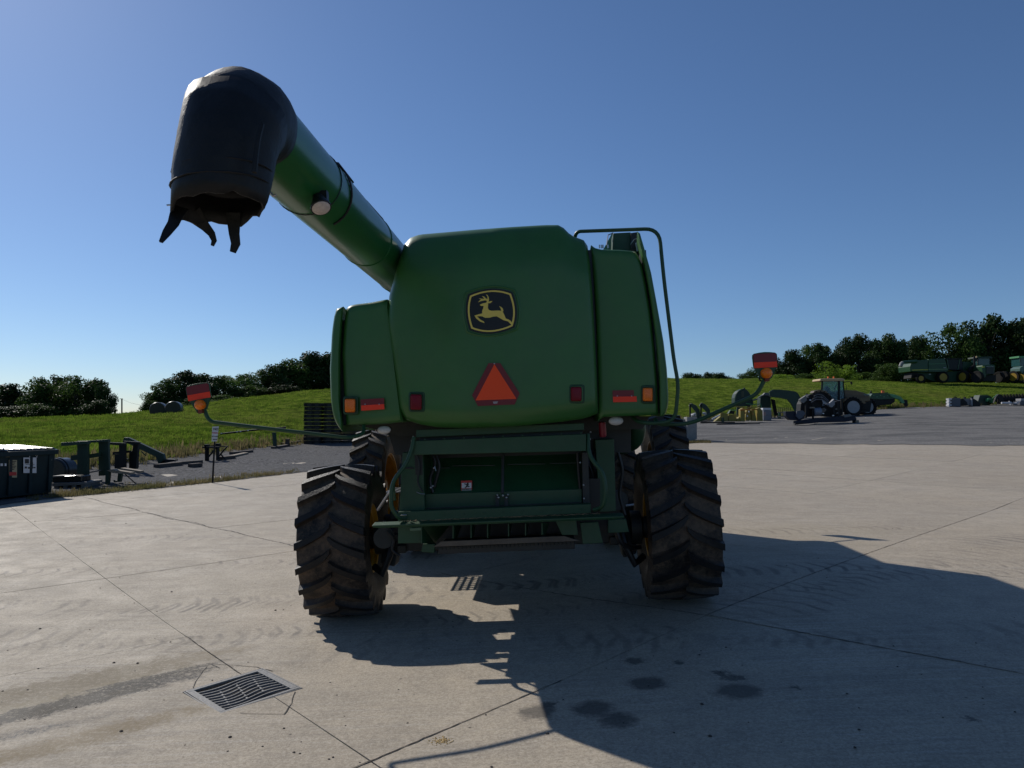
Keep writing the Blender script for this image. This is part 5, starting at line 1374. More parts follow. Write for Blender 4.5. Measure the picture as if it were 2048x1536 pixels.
s.pr('plank', [(214, 941), (222, 939), (261, 945), (261, 949), (225, 946)], wood, -.1, .25); s.pr('plank', [(233, 938), (241, 936), (280, 942), (280, 946), (246, 941)], wood, .5, .25)
s.pr('leg', [(210, 970), (216, 970), (219, 941), (211, 941)], dgreen, 0, .12); s.pr('leg', [(234, 964), (240, 964), (243, 946), (236, 946)], dgreen, .35, .12)
s.tb('foot', [(204, 967), (203, 970), (207, 971)], .03, dgreen); s.tb('foot', [(229, 960), (229, 963), (233, 963)], .03, dgreen, .3); s.tb('prop_rod', [(250, 948), (271, 967)], .015, blk); s.tb('ground_rod', [(247, 969), (271, 968)], .018, galv)
def timber(a, b, w, hgt, label, m=wood_d):
    A, B = GP(*a), GP(*b); mid = (A+B)/2; o = MB().beam(A-mid+Vector((0, 0, hgt/2)), B-mid+Vector((0, 0, hgt/2)), w, hgt).build('timber', m, None, loc=mid, bevel=.01); tag(o, label, 'timber', 'timbers lying along the grass edge')
timber((312, 936), (360, 931), .22, .14, 'dark timber on the gravel just right of the sloping boom')
timber((352, 930), (402, 926), .2, .12, 'dark timber between the sloping boom and the trestle')
timber((380, 935), (401, 933), .2, .14, 'short dark timber end just left of the trestle')
timber((455, 917), (492, 909), .25, .1, 'grey plank lying just right of the trestle', wood)
timber((462, 909), (503, 905), .25, .12, 'dark board behind the grey plank right of the trestle')
timber((440, 920), (466, 917), .3, .14, 'short dark sleeper at the foot of the trestle')
timber((546, 898), (576, 893), .25, .12, 'dark timber at the foot of the green post')
timber((565, 890), (604, 885), .25, .12, 'dark timber touching the stack of black pallets')
s = st('trestle', 420, 923, 'black timber trestle with diagonal braces behind the parking sign', 'trestle')
s.bx('top_rail', 404, 893, 438, 896, blk, 0, .15); s.pr('top_rail', [(410, 892), (440, 889), (440, 892), (410, 896)], blk, .6, .15); s.bx('top_rail', 430, 892, 455, 893.8, blk, .8, .12)
for a, dd in ((409.5, 0), (413.5, .1), (432, .3), (434, .5)): s.bx('leg', a, 893, a+2.6, 922-dd*4, blk, dd, .12)
s.tb('brace', [(414, 918), (431, 896)], .035, blk); s.tb('brace', [(454, 893), (435, 916)], .035, blk, .7); s.tb('brace', [(440, 907), (450, 918)], .03, blk, .6)
s.bx('cap', 408, 889, 416, 893, blk, .1, .2); s.bx('cap', 431, 887, 438, 891, blk, .4, .2)
# parking sign
s = st('parking_sign', 425, 966, 'white no parking sign on a thin black post at the concrete edge', 'sign')
s.tb('post', [(425, 966), (429.5, 880), (430, 858)], .028, blk, 0, n=6)
pl_ = s.pr('plate', [(423.2, 883), (434, 882.5), (437.5, 852.5), (424.6, 853.5)], signwhite, -.05, .006)
def sign_txt(txt, u, v, size, m):
    p = s.L(u, v, -.056); return text_obj(txt, size, m, s.o, Matrix.Translation(p) @ Matrix.Rotation(R(90), 4, 'X') @ Matrix.Rotation(R(-2), 4, 'Z') @ Matrix.Diagonal((1, 1, 1, 1)))
sign_txt('NO', 431.6, 858.5, .10, signblack); sign_txt('PARKING', 431, 866, .052, signred); sign_txt('BETWEEN', 430.4, 873, .044, signblack); sign_txt('SIGNS', 429.8, 879, .052, signblack)
# green post with pipe
s = st('pipe_rack', 550, 897, 'green post carrying a long thin black pipe in front of the grass', 'rack')
s.pr('post', [(546.5, 896), (552.5, 896), (550.5, 865), (544, 865)], dgreen, 0, .15); s.tb('pipe', [(441, 868), (500, 861), (572, 855)], .045, blk, -.05)
for u, v in ((443, 866.5), (474, 863.5), (481, 863), (496, 861), (542, 857)): s.bx('clamp', u-1.4, v-1, u+1.4, v+1, bag, -.1, .05)
s = st('post_stub', 573, 893, 'short dark post stub in the weeds left of the black pallets', 'post'); s.pr('stub', [(569, 892), (576, 892), (577, 879), (571, 880)], wood_d, 0, .2); s.pr('cap', [(570, 881), (577, 880), (577, 878), (571, 878)], wood_d, -.03, .3)

# ---- stack of black pallets
base = GP(606, 889); dP = base.y
def pallet_proto():
    o = empty('black_pallet', (0, 0, 0)); w, dpt, hh = .98, 1.1, .205
    for k in range(3): MB().box(((k-1)*.42, 0, hh*.45), (.1, dpt, hh*.5)).build('runner', blk, o)
    MB().box((0, .04, hh*.5), (w*.95, dpt*.9, hh*.72)).build('dark_core', black, o)  # black core added to stop light showing between the boards
    for k in range(5): MB().box((0, -dpt/2+.1+k*(dpt-.2)/4, hh*.84), (w, .18, .03)).build('deck_board', blk, o)
    for k in range(3): MB().box((0, -dpt/2+.1+k*(dpt-.2)/2, hh*.10), (w, .14, .025)).build('base_board', blk, o)
    MB().box((-.02, -dpt/2+.02, hh*.98), (w*.9, .03, .012)).build('pale_edge', wood_d, o)
    return o
proto = pallet_proto(); first = True; rgp = random.Random(9)
ordn = ['bottom', 'second', 'third', 'fourth', 'fifth', 'sixth', 'seventh', 'eighth', 'ninth', 'tenth', 'top']
for ci, colx in enumerate((0, 1.06, 2.12)):
    for k in range(11):
        loc = base+Vector((.5+colx+rgp.uniform(-.02, .02), .6+rgp.uniform(-.03, .03)+ci*.15, k*.21))
        o = proto if first else dup(proto); first = False
        o.location = loc; o.rotation_euler = (0, rgp.uniform(-.006, .006), rgp.uniform(-.02, .02)-.02)
        lab = ('black pallet %s of the %s column beside the combine' % ({0: 'at the bottom', 10: 'at the top'}.get(k, ordn[k]+' from ground'), ('leftmost', 'middle', 'hidden right')[ci]))
        tag(o, lab, 'pallet', 'black pallets stacked on the gravel')
# ---- round bales on the hill, utility pole
for i, (u, vb, r_, lab) in enumerate(((318, 828, 15, 'dark wrapped round bale on the hill crest, left one of two'), (349, 826, 15, 'dark wrapped round bale on the hill crest, right one of two'))):
    d = 60; rad = r_*d/F; c = Vector(((u-1024)/F*d, d, EYE+(HOR-vb)*d/F+rad*.55)); o = empty('round_bale', c-Vector((0, 0, rad*.6))); tag(o, lab, 'bale', 'round bales on the crest')
    mb = MB().lathe([(rad*.96, -.6), (rad, -.55), (rad, .55), (rad*.96, .6)], (0, 0, rad*.6), (-.25, 1, 0), 24); mb.build('wrap', mat('bale_wrap', (.07, .072, .065), .35, var=.4, scale=4), o, True, angle=60)
    MB().lathe([(rad*.94, 0), (.01, .01)], Vector((0, 0, rad*.6))-Vector((-.24, .97, 0))*.605, (.25, -1, 0), 24).build('straw_end', mat('old_straw', (.05, .045, .03), .95, bump=.5), o)
s = Th('utility_pole', 243, 830, 'thin distant utility pole rising behind the hill at left', 'pole', d=150); s.bx('pole', 242.2, 797, 244.2, 845, wood_d, 0, .2); s.bx('crossarm', 239.5, 797, 245.5, 798, wood_d, -.05, .1)
s.tb('wire', [(244, 798.5, 0), (262, 806, -10), (290, 812, -25), (330, 816, -40)], .02, blk)

# ================================================================== RIGHT OF THE COMBINE
s = Th('concrete_block', 1392, 882, 'grey precast concrete block wall showing behind the right dual tyres', 'concrete block')
s.bx('block', 1262, 838, 1373, 884, conc2, .4, .7, bevel=.02); s.pr('block', [(1374, 885), (1394, 878), (1394, 834), (1374, 834)], conc2, 0, .7, bevel=.02)
# gravel heap edge + loaders far left
G2 = 'front loader arms standing in the yard'
def loader(u, v, pix, lab, dd=0, legs=(), g=G2, m=dgreen):
    s = Th('front_loader', u, v, lab, 'loader arm', g); s.pr('boom', pix, m, dd, .2, bevel=.01); 
    for l in legs: s.bx('post', *l, blk, dd, .1)
    s.pr('boom', [(a+2, b-.5) for a, b in pix], m, dd+1.0, .2, bevel=.01)
    return s
loader(1412, 842, [(1399, 812), (1402, 806), (1410, 810), (1418, 820), (1419, 836), (1414, 836), (1413, 823), (1405, 815)], 'small dark green loader arm right of the concrete block, right one of two', legs=[(1401, 807, 1403.5, 838)])
loader(1388, 842, [(1378, 812), (1381, 807), (1390, 811), (1397, 820), (1400, 836), (1394, 836), (1392, 824), (1384, 814)], 'small dark green loader arm above the concrete block, left one of two', legs=[(1379, 808, 1382, 838)])
def lumps(name, u, v, lst, m, lab, cat, seed=0):
    s = Th(name, u, v, lab, cat); rg_ = random.Random(seed)
    for (a, b, r_, dd) in lst:
        c = s.L(a, b, dd); q = r_*s.d/F; mb = MB(); n = 8
        for j, (rr_, z) in enumerate(((.15, 1), (.75, .75), (1, .1), (.8, -.6), (.2, -.8))):
            for k in range(n):
                t = 6.28*k/n; w = rr_*q*rg_.uniform(.8, 1.2); mb.v.append((c.x+math.cos(t)*w*1.2, c.y+math.sin(t)*w, c.z+z*q*.8))
        for j in range(4):
            for k in range(n): mb.f.append((j*n+k, j*n+(k+1) % n, (j+1)*n+(k+1) % n, (j+1)*n+k))
        mb.f.append(tuple(range(n))); mb.build('lump', m, s.o, True)
    return s
lumps('wrapped_bundle', 1390, 840, [(1386, 831, 5, 0), (1393, 833, 4, .3), (1390, 828, 3, .5)], bag, 'white wrapped bundles right of the concrete block', 'bundle', 1)
lumps('wrapped_bundle', 1412, 840, [(1408, 827, 3.5, 0), (1416, 826, 3.5, .3), (1412, 829, 3, .1)], bag, 'white wrapped bundles under the right small loader arm', 'bundle', 2)
# green hood (round grass-pickup housing)
s = Th('round_housing', 1492, 836, 'dark green round housing standing behind the yellow parts', 'machine housing')
s.pr('shell', [(1469, 806), (1469, 796), (1471, 788), (1476, 782), (1484, 778), (1492, 778), (1498, 784), (1504, 794), (1507, 806), (1505, 812), (1478, 813)], dgreen, 0, .9, bevel=.03)
s.tb('rim', [(1470, 806), (1470.5, 796), (1473, 788), (1478, 782), (1485, 778)], .05, jgreen, -.05); s.tb('tab', [(1486, 779), (1490, 776)], .06, dgreen); s.bx('leg', 1474, 812, 1480, 838, dgreen, .2, .2); s.bx('leg', 1496, 812, 1502, 838, dgreen, .5, .2)
s.bx('access_plate', 1483, 782, 1488, 794, mat('olive_plate', (.05, .06, .03), .6), -.03, .03)
# silver topped green machine behind
s = Th('folded_pickup', 1530, 836, 'dark green machine with silver top bars behind the grey tote', 'machine')
s.pr('frame', [(1520, 812), (1521, 794), (1530, 788), (1541, 792), (1542, 814), (1538, 822), (1524, 822)], dgreen, 0, .8); s.tb('top_bar', [(1518, 795), (1531, 788), (1542, 794)], .05, galv, -.1)
s.pr('silver_cap', [(1526, 790), (1530, 785.5), (1536, 785), (1541, 789), (1536, 791)], galv, -.2, .3); s.tb('side_bar', [(1505, 801), (1515, 798)], .06, galv, -.2)
s.pr('arm', [(1543, 798), (1550, 800), (1554, 822), (1557, 830), (1550, 832), (1546, 812)], blk, .1, .2); s.tb('frame_tube', [(1492, 807), (1505, 809), (1521, 808), (1524, 818)], .04, lgreen, -.3)
s.bx('leg', 1528, 820, 1534, 840, dgreen, .3, .2)
# yellow corn-head parts
s = Th('yellow_header_parts', 1480, 846, 'row of dull yellow header parts standing on dark skids', 'header parts')
for k, (pix, dd) in enumerate((([(1429, 843), (1441, 833), (1443, 843)], 0), ([(1441, 843), (1441, 828), (1447, 826), (1456, 828), (1456, 843)], .1), ([(1458, 843), (1458, 829), (1468, 830), (1473, 836), (1473, 843)], .2),
    ([(1474, 843), (1477, 835), (1481, 833), (1481, 843)], 0), ([(1481, 843), (1481, 819), (1486, 816), (1490, 818), (1490, 843)], -.1), ([(1492, 836), (1494, 818), (1500, 818), (1503, 838), (1498, 842), (1493, 841)], .1), ([(1505, 842), (1503, 820), (1508, 818), (1513, 838), (1513, 842)], 0), ([(1516, 842), (1514, 817), (1520, 815), (1525, 822), (1526, 842)], .1))):
    s.pr('divider', pix, yel, dd, .5, bevel=.01)
s.tb('bar', [(1470, 813), (1490, 815), (1512, 815), (1520, 811)], .04, yel, -.2); s.tb('bar', [(1480, 820), (1500, 818), (1514, 819)], .05, mat('orange_steel', (.5, .2, .03), .5), -.25)
s.pr('snout', [(1444, 828), (1441, 825), (1445, 824), (1450, 828)], yel, -.1, .3); s.tb('pin', [(1502, 815), (1503, 811)], .06, yel, -.2)
s.tb('bright_rail', [(1424, 838), (1440, 830)], .05, white_p, -.2); s.tb('green_rail', [(1457, 827), (1461, 820), (1472, 821)], .035, lgreen, -.2); s.bx('green_block', 1444.5, 835, 1448, 846, dgreen, -.2, .2)
s.pr('hose_box', [(1456, 827), (1460, 821), (1470, 822), (1468, 828)], blk, 0, .3)
for k, (u, v) in enumerate(((1491, 826), (1498, 823), (1506, 828), (1495, 832))): s.bx('bolt_plate', u-1, v-1.6, u+1, v+1.6, white_p if k % 2 else mat('orange_steel', (.5, .2, .03), .5), -.2, .03)
for i, (a, b, c_, dd, lab) in enumerate(((1394, 1422, 844, 0, 'pale new timber skid just right of the concrete block'), (1402, 1470, 847, -.6, 'dark timber skid under the left yellow parts'), (1435, 1520, 850, -1.2, 'longest dark timber skid in front of the yellow parts'))):
    q = Th('skid', a, c_, lab, 'skid', 'timber skids under the yellow parts'); q.bx('beam', a, c_-3.2, b, c_+.6, (wood if i == 0 else blk), 0, .3, bevel=.01)
    q.bx('cross_block', a+8, c_-1.5, a+13, c_+1, blk, -.05, .1); q.bx('cross_block', b-14, c_-1.5, b-9, c_+1, blk, -.05, .1)
s = Th('liquid_tote', 1533, 842, 'grey square plastic tote between the yellow parts and loader', 'tote'); s.bx('tank', 1527, 821, 1543, 841, mat('grey_tote', (.16, .17, .19), .5), 0, 1., bevel=.03); s.bx('lid', 1526, 816, 1543, 820.5, bag, .05, .9, bevel=.03); s.bx('cage_bar', 1527, 830, 1543.2, 831, galv, -.03, .02); s.bx('label_plate', 1527, 824, 1532, 831, mat('pink_label', (.3, .2, .18), .6), -.05, .02)
loader(1590, 838, [(1540, 791), (1539, 783), (1545, 780), (1558, 779.5), (1588, 783), (1594, 787), (1600, 797), (1606, 815), (1610, 830), (1592, 834), (1592, 826), (1583, 808), (1575, 799), (1562, 796), (1546, 794)], 'large dark green loader arm arching left of the tan tractor', m=dgreen)
s = Th('wooden_crate_frame', 1566, 838, 'low wooden crate frame with upright stakes behind the tote', 'crate frame')
for k in range(7): s.bx('stake', 1556+k*4, 815, 1557+k*4, 828, wood_d, .5, .05)
s.bx('rail', 1555, 824, 1584, 826, wood, .3, .1); s.bx('rail', 1553, 832, 1585, 834.5, wood, 0, .1); s.bx('base', 1548, 839, 1578, 841, wood, -.1, .5); s.bx('end_board', 1558, 826, 1562, 838, jgreen, .1, .3)

# ---- tan tractor
s = Th('tractor', 1690, 832, 'tan gold tractor with a cream cab roof and pale rims facing right', 'tractor')
D0 = -1.0
s.pr('hood', [(1681, 781), (1694, 780), (1712, 781), (1730, 786), (1740, 790), (1741, 802), (1722, 806), (1700, 806), (1684, 812)], gold, D0+.55, 1.0, bevel=.06)
s.pr('hood_stripe', [(1683, 789), (1690, 787), (1716, 790), (1736, 792), (1736, 795), (1712, 795), (1688, 794)], mat('dark_bronze', (.09, .05, .02), .4), D0+.5, .03)
s.bx('headlight', 1728, 788, 1733, 791, glass, D0+.5, .1); s.bx('headlight', 1735, 788.5, 1739, 791, glass, D0+.5, .1); s.tb('exhaust', [(1679, 800), (1679, 759)], .07, blk, D0+.45)
s.pr('chassis', [(1640, 824), (1740, 824), (1744, 800), (1640, 804)], blk, D0+.6, .9)
cb = s.pr('cab_frame', [(1641, 806), (1641, 803), (1690, 803), (1690, 806)], blk, D0+.3, 1.5)
for pix in ([(1641, 806), (1644, 806), (1646, 762), (1643, 762)], [(1676, 806), (1680, 806), (1680, 762), (1676, 762)], [(1689, 798), (1691, 798), (1687.5, 762), (1685.5, 762)]):
    s.pr('cab_post', pix, blk, D0+.28, .06); s.pr('cab_post', pix, blk, D0+1.75, .06)
s.pr('cab_glass', [(1644, 800), (1690, 800), (1686, 763), (1645, 763)], glass, D0+.32, .02); s.pr('cab_glass', [(1644, 800), (1690, 800), (1686, 763), (1645, 763)], glass, D0+1.75, .02)
s.pr('cab_lower', [(1644, 803), (1690, 803), (1690, 793), (1660, 790), (1650, 784), (1644, 784)], blk, D0+.5, 1.1)
s.pr('seat', [(1652, 790), (1659, 790), (1660, 777), (1655, 772), (1651, 776)], blk, D0+.8, .5); s.tb('steering_wheel', [(1668, 780), (1671, 773), (1674, 768)], .05, blk, D0+1)
s.pr('cab_roof', [(1640, 762), (1641, 757.5), (1650, 756.3), (1684, 756.5), (1690, 758), (1689, 762)], goldroof, D0+.2, 1.7, bevel=.05)
for u in (1657, 1668): s.bx('beacon', u-1.2, 753, u+1.2, 756.5, amber_lens, D0+.5, .1)
s.tb('mirror_arm', [(1688, 765), (1696, 763), (1700, 762)], .03, blk, D0+.1); s.pr('mirror', [(1701, 763), (1704, 763), (1705, 769), (1702.5, 769)], blk, D0+.05, .1)
s.tb('mirror_arm', [(1690, 768), (1692.5, 770), (1692.5, 780)], .02, blk, D0+.3)
s.pr('fender', [(1626, 786), (1629, 781.5), (1640, 779.5), (1652, 782), (1661, 790), (1664, 802), (1658, 798), (1650, 788), (1640, 784)], gold, D0-.15, .75, bevel=.03)
s.pr('fender', [(1686, 806), (1690, 797), (1700, 793.5), (1713, 794), (1724, 799), (1733, 806), (1728, 808), (1716, 800), (1702, 797), (1693, 800)], gold, D0-.15, .7, bevel=.02)
s.wh(1640, 807, 24, .6, D0+.1, rimgrey); s.wh(1705, 814, 19, .55, D0, rimgrey, .64); s.wh(1733, 814, 19, .55, D0+1.9, rimgrey); s.wh(1660, 807, 24, .6, D0+2.0, rimgrey)
s.bx('front_axle', 1700, 812, 1735, 817, blk, D0+.2, 1.6)
# ---- navy implement in front of it
s = Th('folded_implement', 1645, 849, 'dark navy folded field implement with curved hoses in front of the tractor', 'implement')
s.pr('main_beam', [(1592, 849), (1592, 842), (1640, 836), (1690, 833), (1711, 831), (1713, 840), (1690, 844), (1640, 845), (1608, 848)], navy, 0, .5, bevel=.02)
s.pr('wing', [(1571, 823), (1588, 822), (1600, 826), (1611, 836), (1600, 841), (1580, 840), (1572, 832)], navy, .2, .5, bevel=.02); s.pr('grey_shield', [(1594, 822), (1606, 821), (1611, 827), (1604, 836), (1598, 838), (1592, 832)], mat('grey_blue_shield', (.05, .06, .085), .5), .0, .1)
s.pr('skid_foot', [(1588, 850), (1606, 848), (1606, 845), (1592, 846)], blk, -.2, .3); s.bx('jack_stand', 1707, 836, 1713, 846, blk, .1, .2); s.bx('wood_block', 1712, 840, 1718, 845, wood, .0, .3); s.bx('wood_block', 1632, 847, 1642, 850, wood, -.2, .3)
s.pr('body_left', [(1600, 830), (1602, 808), (1607, 798), (1622, 788), (1640, 790), (1646, 806), (1640, 832), (1618, 834)], blk, .6, .8)
s.pr('body_right', [(1644, 832), (1645, 812), (1662, 806), (1684, 800), (1686, 830), (1668, 834)], blk, .7, .7)
s.pr('hopper', [(1600, 799), (1612, 791), (1614, 800), (1607, 806), (1603, 804)], galv, .2, .3); s.pr('hopper', [(1657, 810), (1668, 798), (1670, 809), (1664, 815), (1659, 813)], mat('pale_hopper', (.2, .2, .21), .5), .2, .3)
s.tb('tank', [(1628, 824, 0), (1641, 823, 0)], .28, mat('clear_tank', (.16, .18, .22), .35), .3, n=12)
for k in range(6): s.tb('hose', [(1622+k*1.5, 805-k*3.2), (1632+k, 799-k*2.6), (1645, 799-k*2.2), (1657, 807-k*1.2)], .035, blk if k % 2 else mat('grey_hose', (.12, .12, .125), .35), .15+.05*k)
for k, (u, v) in enumerate(((1616, 794), (1621, 800), (1649, 809), (1651, 819), (1647, 827), (1667, 822), (1673, 818), (1667, 831), (1614, 788), (1675, 826))): s.bx('fitting', u-1.6, v-1, u+1.4, v+1, (galv, white_p, blk)[k % 3], .05, .1)
for k, (a, b) in enumerate((((1612, 806), (1612, 836)), ((1625, 800), (1626, 838)), ((1667, 808), (1668, 836)), ((1674, 802), (1677, 833)), ((1683, 798), (1684, 830)))): s.tb('upright', [a, b], .07, blk, .3)
s.bx('tan_plate', 1620, 814, 1630, 816.5, wood, .2, .1); s.pr('hinge_plate', [(1686, 830), (1700, 828), (1704, 832), (1690, 835)], galv, -.05, .05); s.pr('hinge_plate', [(1640, 818), (1650, 816), (1652, 822), (1644, 826)], mat('brown_plate', (.14, .11, .09), .6), .2, .1)
# ---- green mower behind tractor
s = Th('disc_mower', 1775, 816, 'green mower conditioner with a light green hitch, right of the tan tractor', 'mower')
s.pr('deck', [(1739, 810), (1741, 792), (1752, 788), (1780, 788), (1790, 796), (1790, 803), (1782, 809), (1760, 811)], blk, 0, 1.2, bevel=.03); s.pr('cover', [(1741, 792), (1745, 787), (1776, 786), (1790, 792), (1788, 798), (1760, 799), (1742, 798)], jgreen, -.1, 1.2, bevel=.02)
s.pr('hitch', [(1776, 787), (1790, 789), (1801, 793), (1807, 800), (1810, 806), (1804, 807), (1799, 799), (1786, 795)], lgreen, -.2, .3, bevel=.01); s.pr('hitch_block', [(1808, 799), (1815, 800), (1816, 811), (1812, 814), (1809, 806)], blk, -.2, .3)
s.pr('warning_flag', [(1739, 787), (1742, 781), (1745, 787)], blk, -.1, .05); s.bx('beacon', 1764, 781, 1769, 786, mat('orange_beacon', (.6, .12, .02), .4), -.1, .2); s.tb('top_rod', [(1745, 787), (1776, 785)], .03, blk)
for k in range(6): s.bx('clip', 1746+k*7, 790+(k % 2)*3, 1748.5+k*7, 791.5+(k % 2)*3, lgreen, -.15, .03)
s.bx('wheel_foot', 1750, 811, 1756, 815, blk, 0, .4)
# ---- crate and buckets
s = Th('steel_crate', 1905, 814, 'grey slatted steel crate at the left end of the junk by the grass', 'crate')
s.bx('body', 1904, 796, 1921, 813, mat('slate_steel', (.07, .075, .09), .5), .1, 1.0, bevel=.02)
for k in range(3): s.bx('pale_slat', 1897.5, 797+k*6, 1903.5, 799.6+k*6, bag, .0, .5)
s.bx('end_frame', 1898, 797, 1900, 813, bag, .02, .4); s.tb('cap', [(1907, 796), (1910, 794), (1914, 796)], .06, blk, .3)
s = Th('loader_bucket', 1945, 813, 'grey and black loader bucket standing beside the slatted crate', 'bucket')
s.pr('side_plate', [(1921, 812), (1921, 798), (1926, 797), (1934, 804), (1936, 811)], blk, 0, .1); s.pr('back', [(1926, 797), (1942, 797), (1941, 810), (1933, 811), (1930, 804)], mat('worn_grey_steel', (.16, .165, .17), .55), .3, .8)
s.bx('edge', 1943, 797, 1947, 811, mat('pale_grey_edge', (.3, .3, .31), .5), .1, .4); s.pr('side_plate', [(1947, 813), (1947, 797), (1954, 801), (1962, 808), (1960, 813)], blk, 0, .8); s.bx('hook', 1929, 794, 1932, 797, blk, .2, .2); s.bx('hook', 1943, 793.5, 1947, 797, blk, .2, .2)
s = Th('green_hopper', 1970, 811, 'dark green angular hopper in the weeds right of the bucket', 'hopper')
s.pr('hopper', [(1955, 806), (1960, 790), (1976, 790), (1984, 794), (1986, 807), (1975, 811), (1962, 811)], dgreen, 0, 1., bevel=.03)
s.pr('light_fender', [(1976, 803), (1976, 797), (1980, 796), (1992, 798), (1990, 805), (1984, 806), (1982, 800), (1978, 800)], lgreen, -.5, .4); s.tb('light_arm', [(1985, 797), (1990, 793), (1994, 789)], .05, lgreen, -.4)
s = Th('tined_reel', 2020, 811, 'long black tined reel lying at the right edge of the photo', 'reel')
s.tb('core', [(1995, 799), (2100, 795)], .38, blk, .3, n=10)
for k in range(18): s.tb('tine_ring', [(1996+k*6, 808-k*.25), (1997+k*6, 789-k*.2)], .1, tread_m, .0, n=5)
s.pr('end_arm', [(1988, 806), (1992, 794), (1998, 788), (2004, 790), (2008, 800), (2006, 807), (2000, 808), (1998, 796)], blk, -.2, .2)
s = Th('white_pipes', 2015, 813, 'white plastic pipes lying in front of the black reel', 'pipes')
s.tb('pipe', [(2003, 806), (2022, 806)], .10, bag, -.2); s.tb('pipe', [(2020, 808), (2036, 806)], .09, bag, 0); s.tb('pipe', [(2032, 805), (2041, 803)], .05, bag, -.3); s.tb('pipe', [(2018, 803), (2030, 808)], .06, rimgrey, -.1)
s = Th('grey_crate', 2044, 812, 'grey plastic box cut by the right edge of the photo', 'box'); s.bx('box', 2040, 802, 2065, 810, mat('slate_steel', (.07, .075, .09), .5), 0, 1.); s.bx('lid', 2042, 797, 2065, 801.5, rimgrey, .1, .8)

yellow = mat('dull_yellow_rim', (.36, .22, .012), .5, dust=.3, dustcol=(.1, .08, .03))
# ---- parked combine on the hill
s = Th('combine_harvester', 1880, 766, 'green combine harvester parked on the hill with its side to the camera', 'combine harvester', d=104)
def hp(name, pix, m, dd, th, bev=.05): return s.pr(name, pix, m, dd, th, bevel=bev)
hp('side_panel', [(1821, 743), (1820, 733), (1822, 727), (1828, 723), (1834, 721), (1856, 719), (1856, 744)], jgreen, -.2, 3.2); hp('side_panel', [(1857, 744), (1857, 718.5), (1890, 717), (1895, 735), (1897, 741), (1893, 744)], jgreen, -.2, 3.2)
hp('yellow_stripe', [(1824, 741), (1824, 739.3), (1856, 738.5), (1856, 740)], mat('stripe_yellow', (.45, .42, .03), .5), -.25, .03, 0); hp('pale_stripe', [(1857, 740), (1857, 738), (1896, 737.4), (1896, 739)], mat('stripe_pale', (.12, .2, .08), .5), -.25, .03, 0)
hp('panel_crease', [(1857, 728.6), (1857, 727.8), (1891, 726.5), (1892, 727.2)], lgreen, -.25, .03, 0)
hp('cab_glass', [(1897, 739), (1893, 718), (1924, 718), (1926, 740)], mat('dark_cab_glass', (.006, .01, .014), .3, spec=.2), 0, 2.6, .02)
hp('cab_post', [(1897, 739), (1899, 739), (1895, 718), (1893, 718)], jgreen, -.05, .1, 0); hp('cab_post', [(1915, 739), (1917, 739), (1921, 718), (1919, 718)], jgreen, -.05, .1, 0); hp('cab_roof', [(1890, 718.4), (1890, 716.6), (1928, 717), (1928, 719)], blk, -.1, 2.8)
hp('front_housing', [(1925, 745), (1926, 724), (1946, 724), (1948, 748)], jgreen, .6, 1.6); hp('lower_body', [(1834, 744), (1893, 744), (1928, 741), (1930, 764), (1870, 764), (1850, 756), (1836, 754)], mat('shadow_green', (.01, .05, .02), .6), .5, 2.)
s.tb('unloading_auger', [(1802, 731), (1804, 727), (1808, 724.5), (1834, 723)], .22, jgreen, -.4, n=12); s.tb('spout', [(1801, 733), (1803, 727.5), (1806, 725)], .25, mat('grey_spout', (.2, .2, .2), .5), -.45, n=10)
s.wh(1841, 757, 8.5, .5, -.1, yellow, .6); s.wh(1885, 754.5, 11, .6, -.1, yellow, .68)
s.wh(1846, 757, 8.5, .5, 2.6, blk, .6); s.wh(1889, 754.5, 11, .6, 2.6, blk, .68)
s.pr('chopper', [(1822, 756), (1824, 745), (1836, 745), (1838, 756)], blk, .4, 2.)
s.bx('white_decal', 1858, 747.5, 1862, 749.5, bag, .45, .03); s.bx('decal', 1887, 735, 1892, 736, bag, -.26, .02)
# ---- green row-crop tractor with dual wheels (seen from the front)
s = Th('tractor', 1965, 768, 'green tractor with dual yellow wheels parked beside the combine on the hill', 'tractor', d=103)
s.pr('hood', [(1968, 757), (1965, 745), (1964, 733), (1966, 730), (1976, 729), (1990, 730), (1989, 748), (1972, 750), (1972, 754)], jgreen, -1.6, 2.4, bevel=.08)
s.bx('grille', 1972.5, 734, 1988, 748, black, -1.68, .1, bevel=.02)
for u in (1974, 1978, 1982, 1985.5): s.bx('headlight', u-1.2, 732.5, u+1.2, 733.8, rimgrey, -1.66, .05)
s.pr('yellow_badge', [(1964.5, 735.5), (1969, 735), (1969, 732.5), (1964.5, 733)], mat('badge_yellow', (.5, .5, .05), .5), -1.65, .04)
s.pr('cab_glass', [(1957, 730), (1982, 730), (1981, 716), (1957, 716)], mat('cab_glass_green', (.02, .07, .07), .2), .4, 1.6, bevel=.02)
s.pr('cab_roof', [(1953, 716), (1953.5, 713.5), (1984, 713), (1985, 716.5)], dgreen, .2, 2.); 
for u in (1956, 1981.5): s.bx('cab_post', u-.8, 715, u+.8, 732, blk, .3, .1)
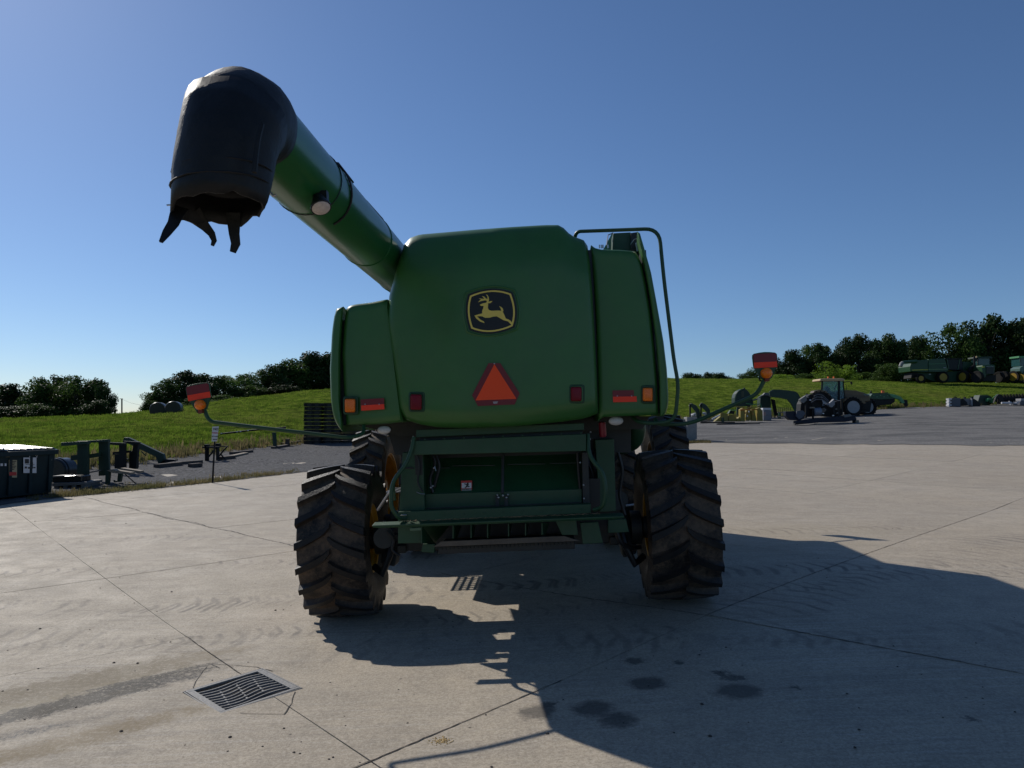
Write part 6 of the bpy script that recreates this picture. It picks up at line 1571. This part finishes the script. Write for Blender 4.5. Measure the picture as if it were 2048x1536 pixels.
s.tb('exhaust', [(1949, 738), (1949, 712)], .14, blk, .2); s.bx('beacon', 1953, 712.5, 1956, 714.5, goldroof, .2, .2)
s.bx('chassis', 1962, 750, 1992, 762, blk, -1., 3.)
s.tb('mirror_arm', [(1985, 724), (1992, 723)], .05, blk, .3)
def fw(u, v, ru, rv, dd, w, rim_m=None):
    c = s.L(u, v, dd); r = rv*s.d/F; a = empty('wheel', c, (0, 0, R(-70))); a.parent = s.o
    MB().lathe([(r*.66, -w/2), (r*.95, -w/2), (r, -w*.3), (r, w*.3), (r*.95, w/2), (r*.66, w/2)], (0, 0, 0), (0, 1, 0), 24, cap=False).build('tyre', tread_m, a, True)
    MB().lathe([(r*.68, -w*.46), (r*.5, -w*.2), (.02, -w*.25)], (0, 0, 0), (0, 1, 0), 24).build('rim', rim_m or yellow, a, True)
fw(1927, 753.5, 5, 12.5, .6, .45); fw(1938, 753.5, 5, 12.5, 1.0, .45); fw(1955, 754, 5, 12, -1.4, .55, blk); fw(1998, 754.5, 5, 11.5, 1., .5, blk); fw(2008, 754, 5, 11.5, 1.2, .5, blk)
s.pr('fender', [(1940, 740), (1944, 733), (1951, 730), (1956, 735), (1950, 738)], blk, .4, .6)
# ---- third tractor cut by the right edge
s = Th('tractor', 2046, 768, 'green tractor with yellow wheels cut by the right edge of the photo, on the hill', 'tractor', d=103)
s.pr('hood', [(2040, 742), (2040, 736), (2046, 732), (2075, 732), (2078, 752), (2050, 752)], mat('grey_green_paint', (.07, .13, .11), .4), -1., 2., bevel=.05); s.bx('cab', 2040, 714, 2072, 732, mat('cab_glass_green', (.02, .07, .07), .2), .2, 1.8, bevel=.03); s.bx('cab_roof', 2038, 712, 2074, 715.5, lgreen, .1, 2.)
s.pr('mirror', [(2039.5, 724), (2041.5, 724), (2041.5, 717), (2040, 717)], dgreen, .0, .05); s.tb('fender', [(2037, 740), (2041, 735), (2047, 737)], .15, rimgrey, -.3)
fw(2028, 754, 5, 12.5, .3, .45); fw(2045, 753, 5, 12.5, -.6, .45); fw(2080, 754, 5, 12, -.6, .45, blk)
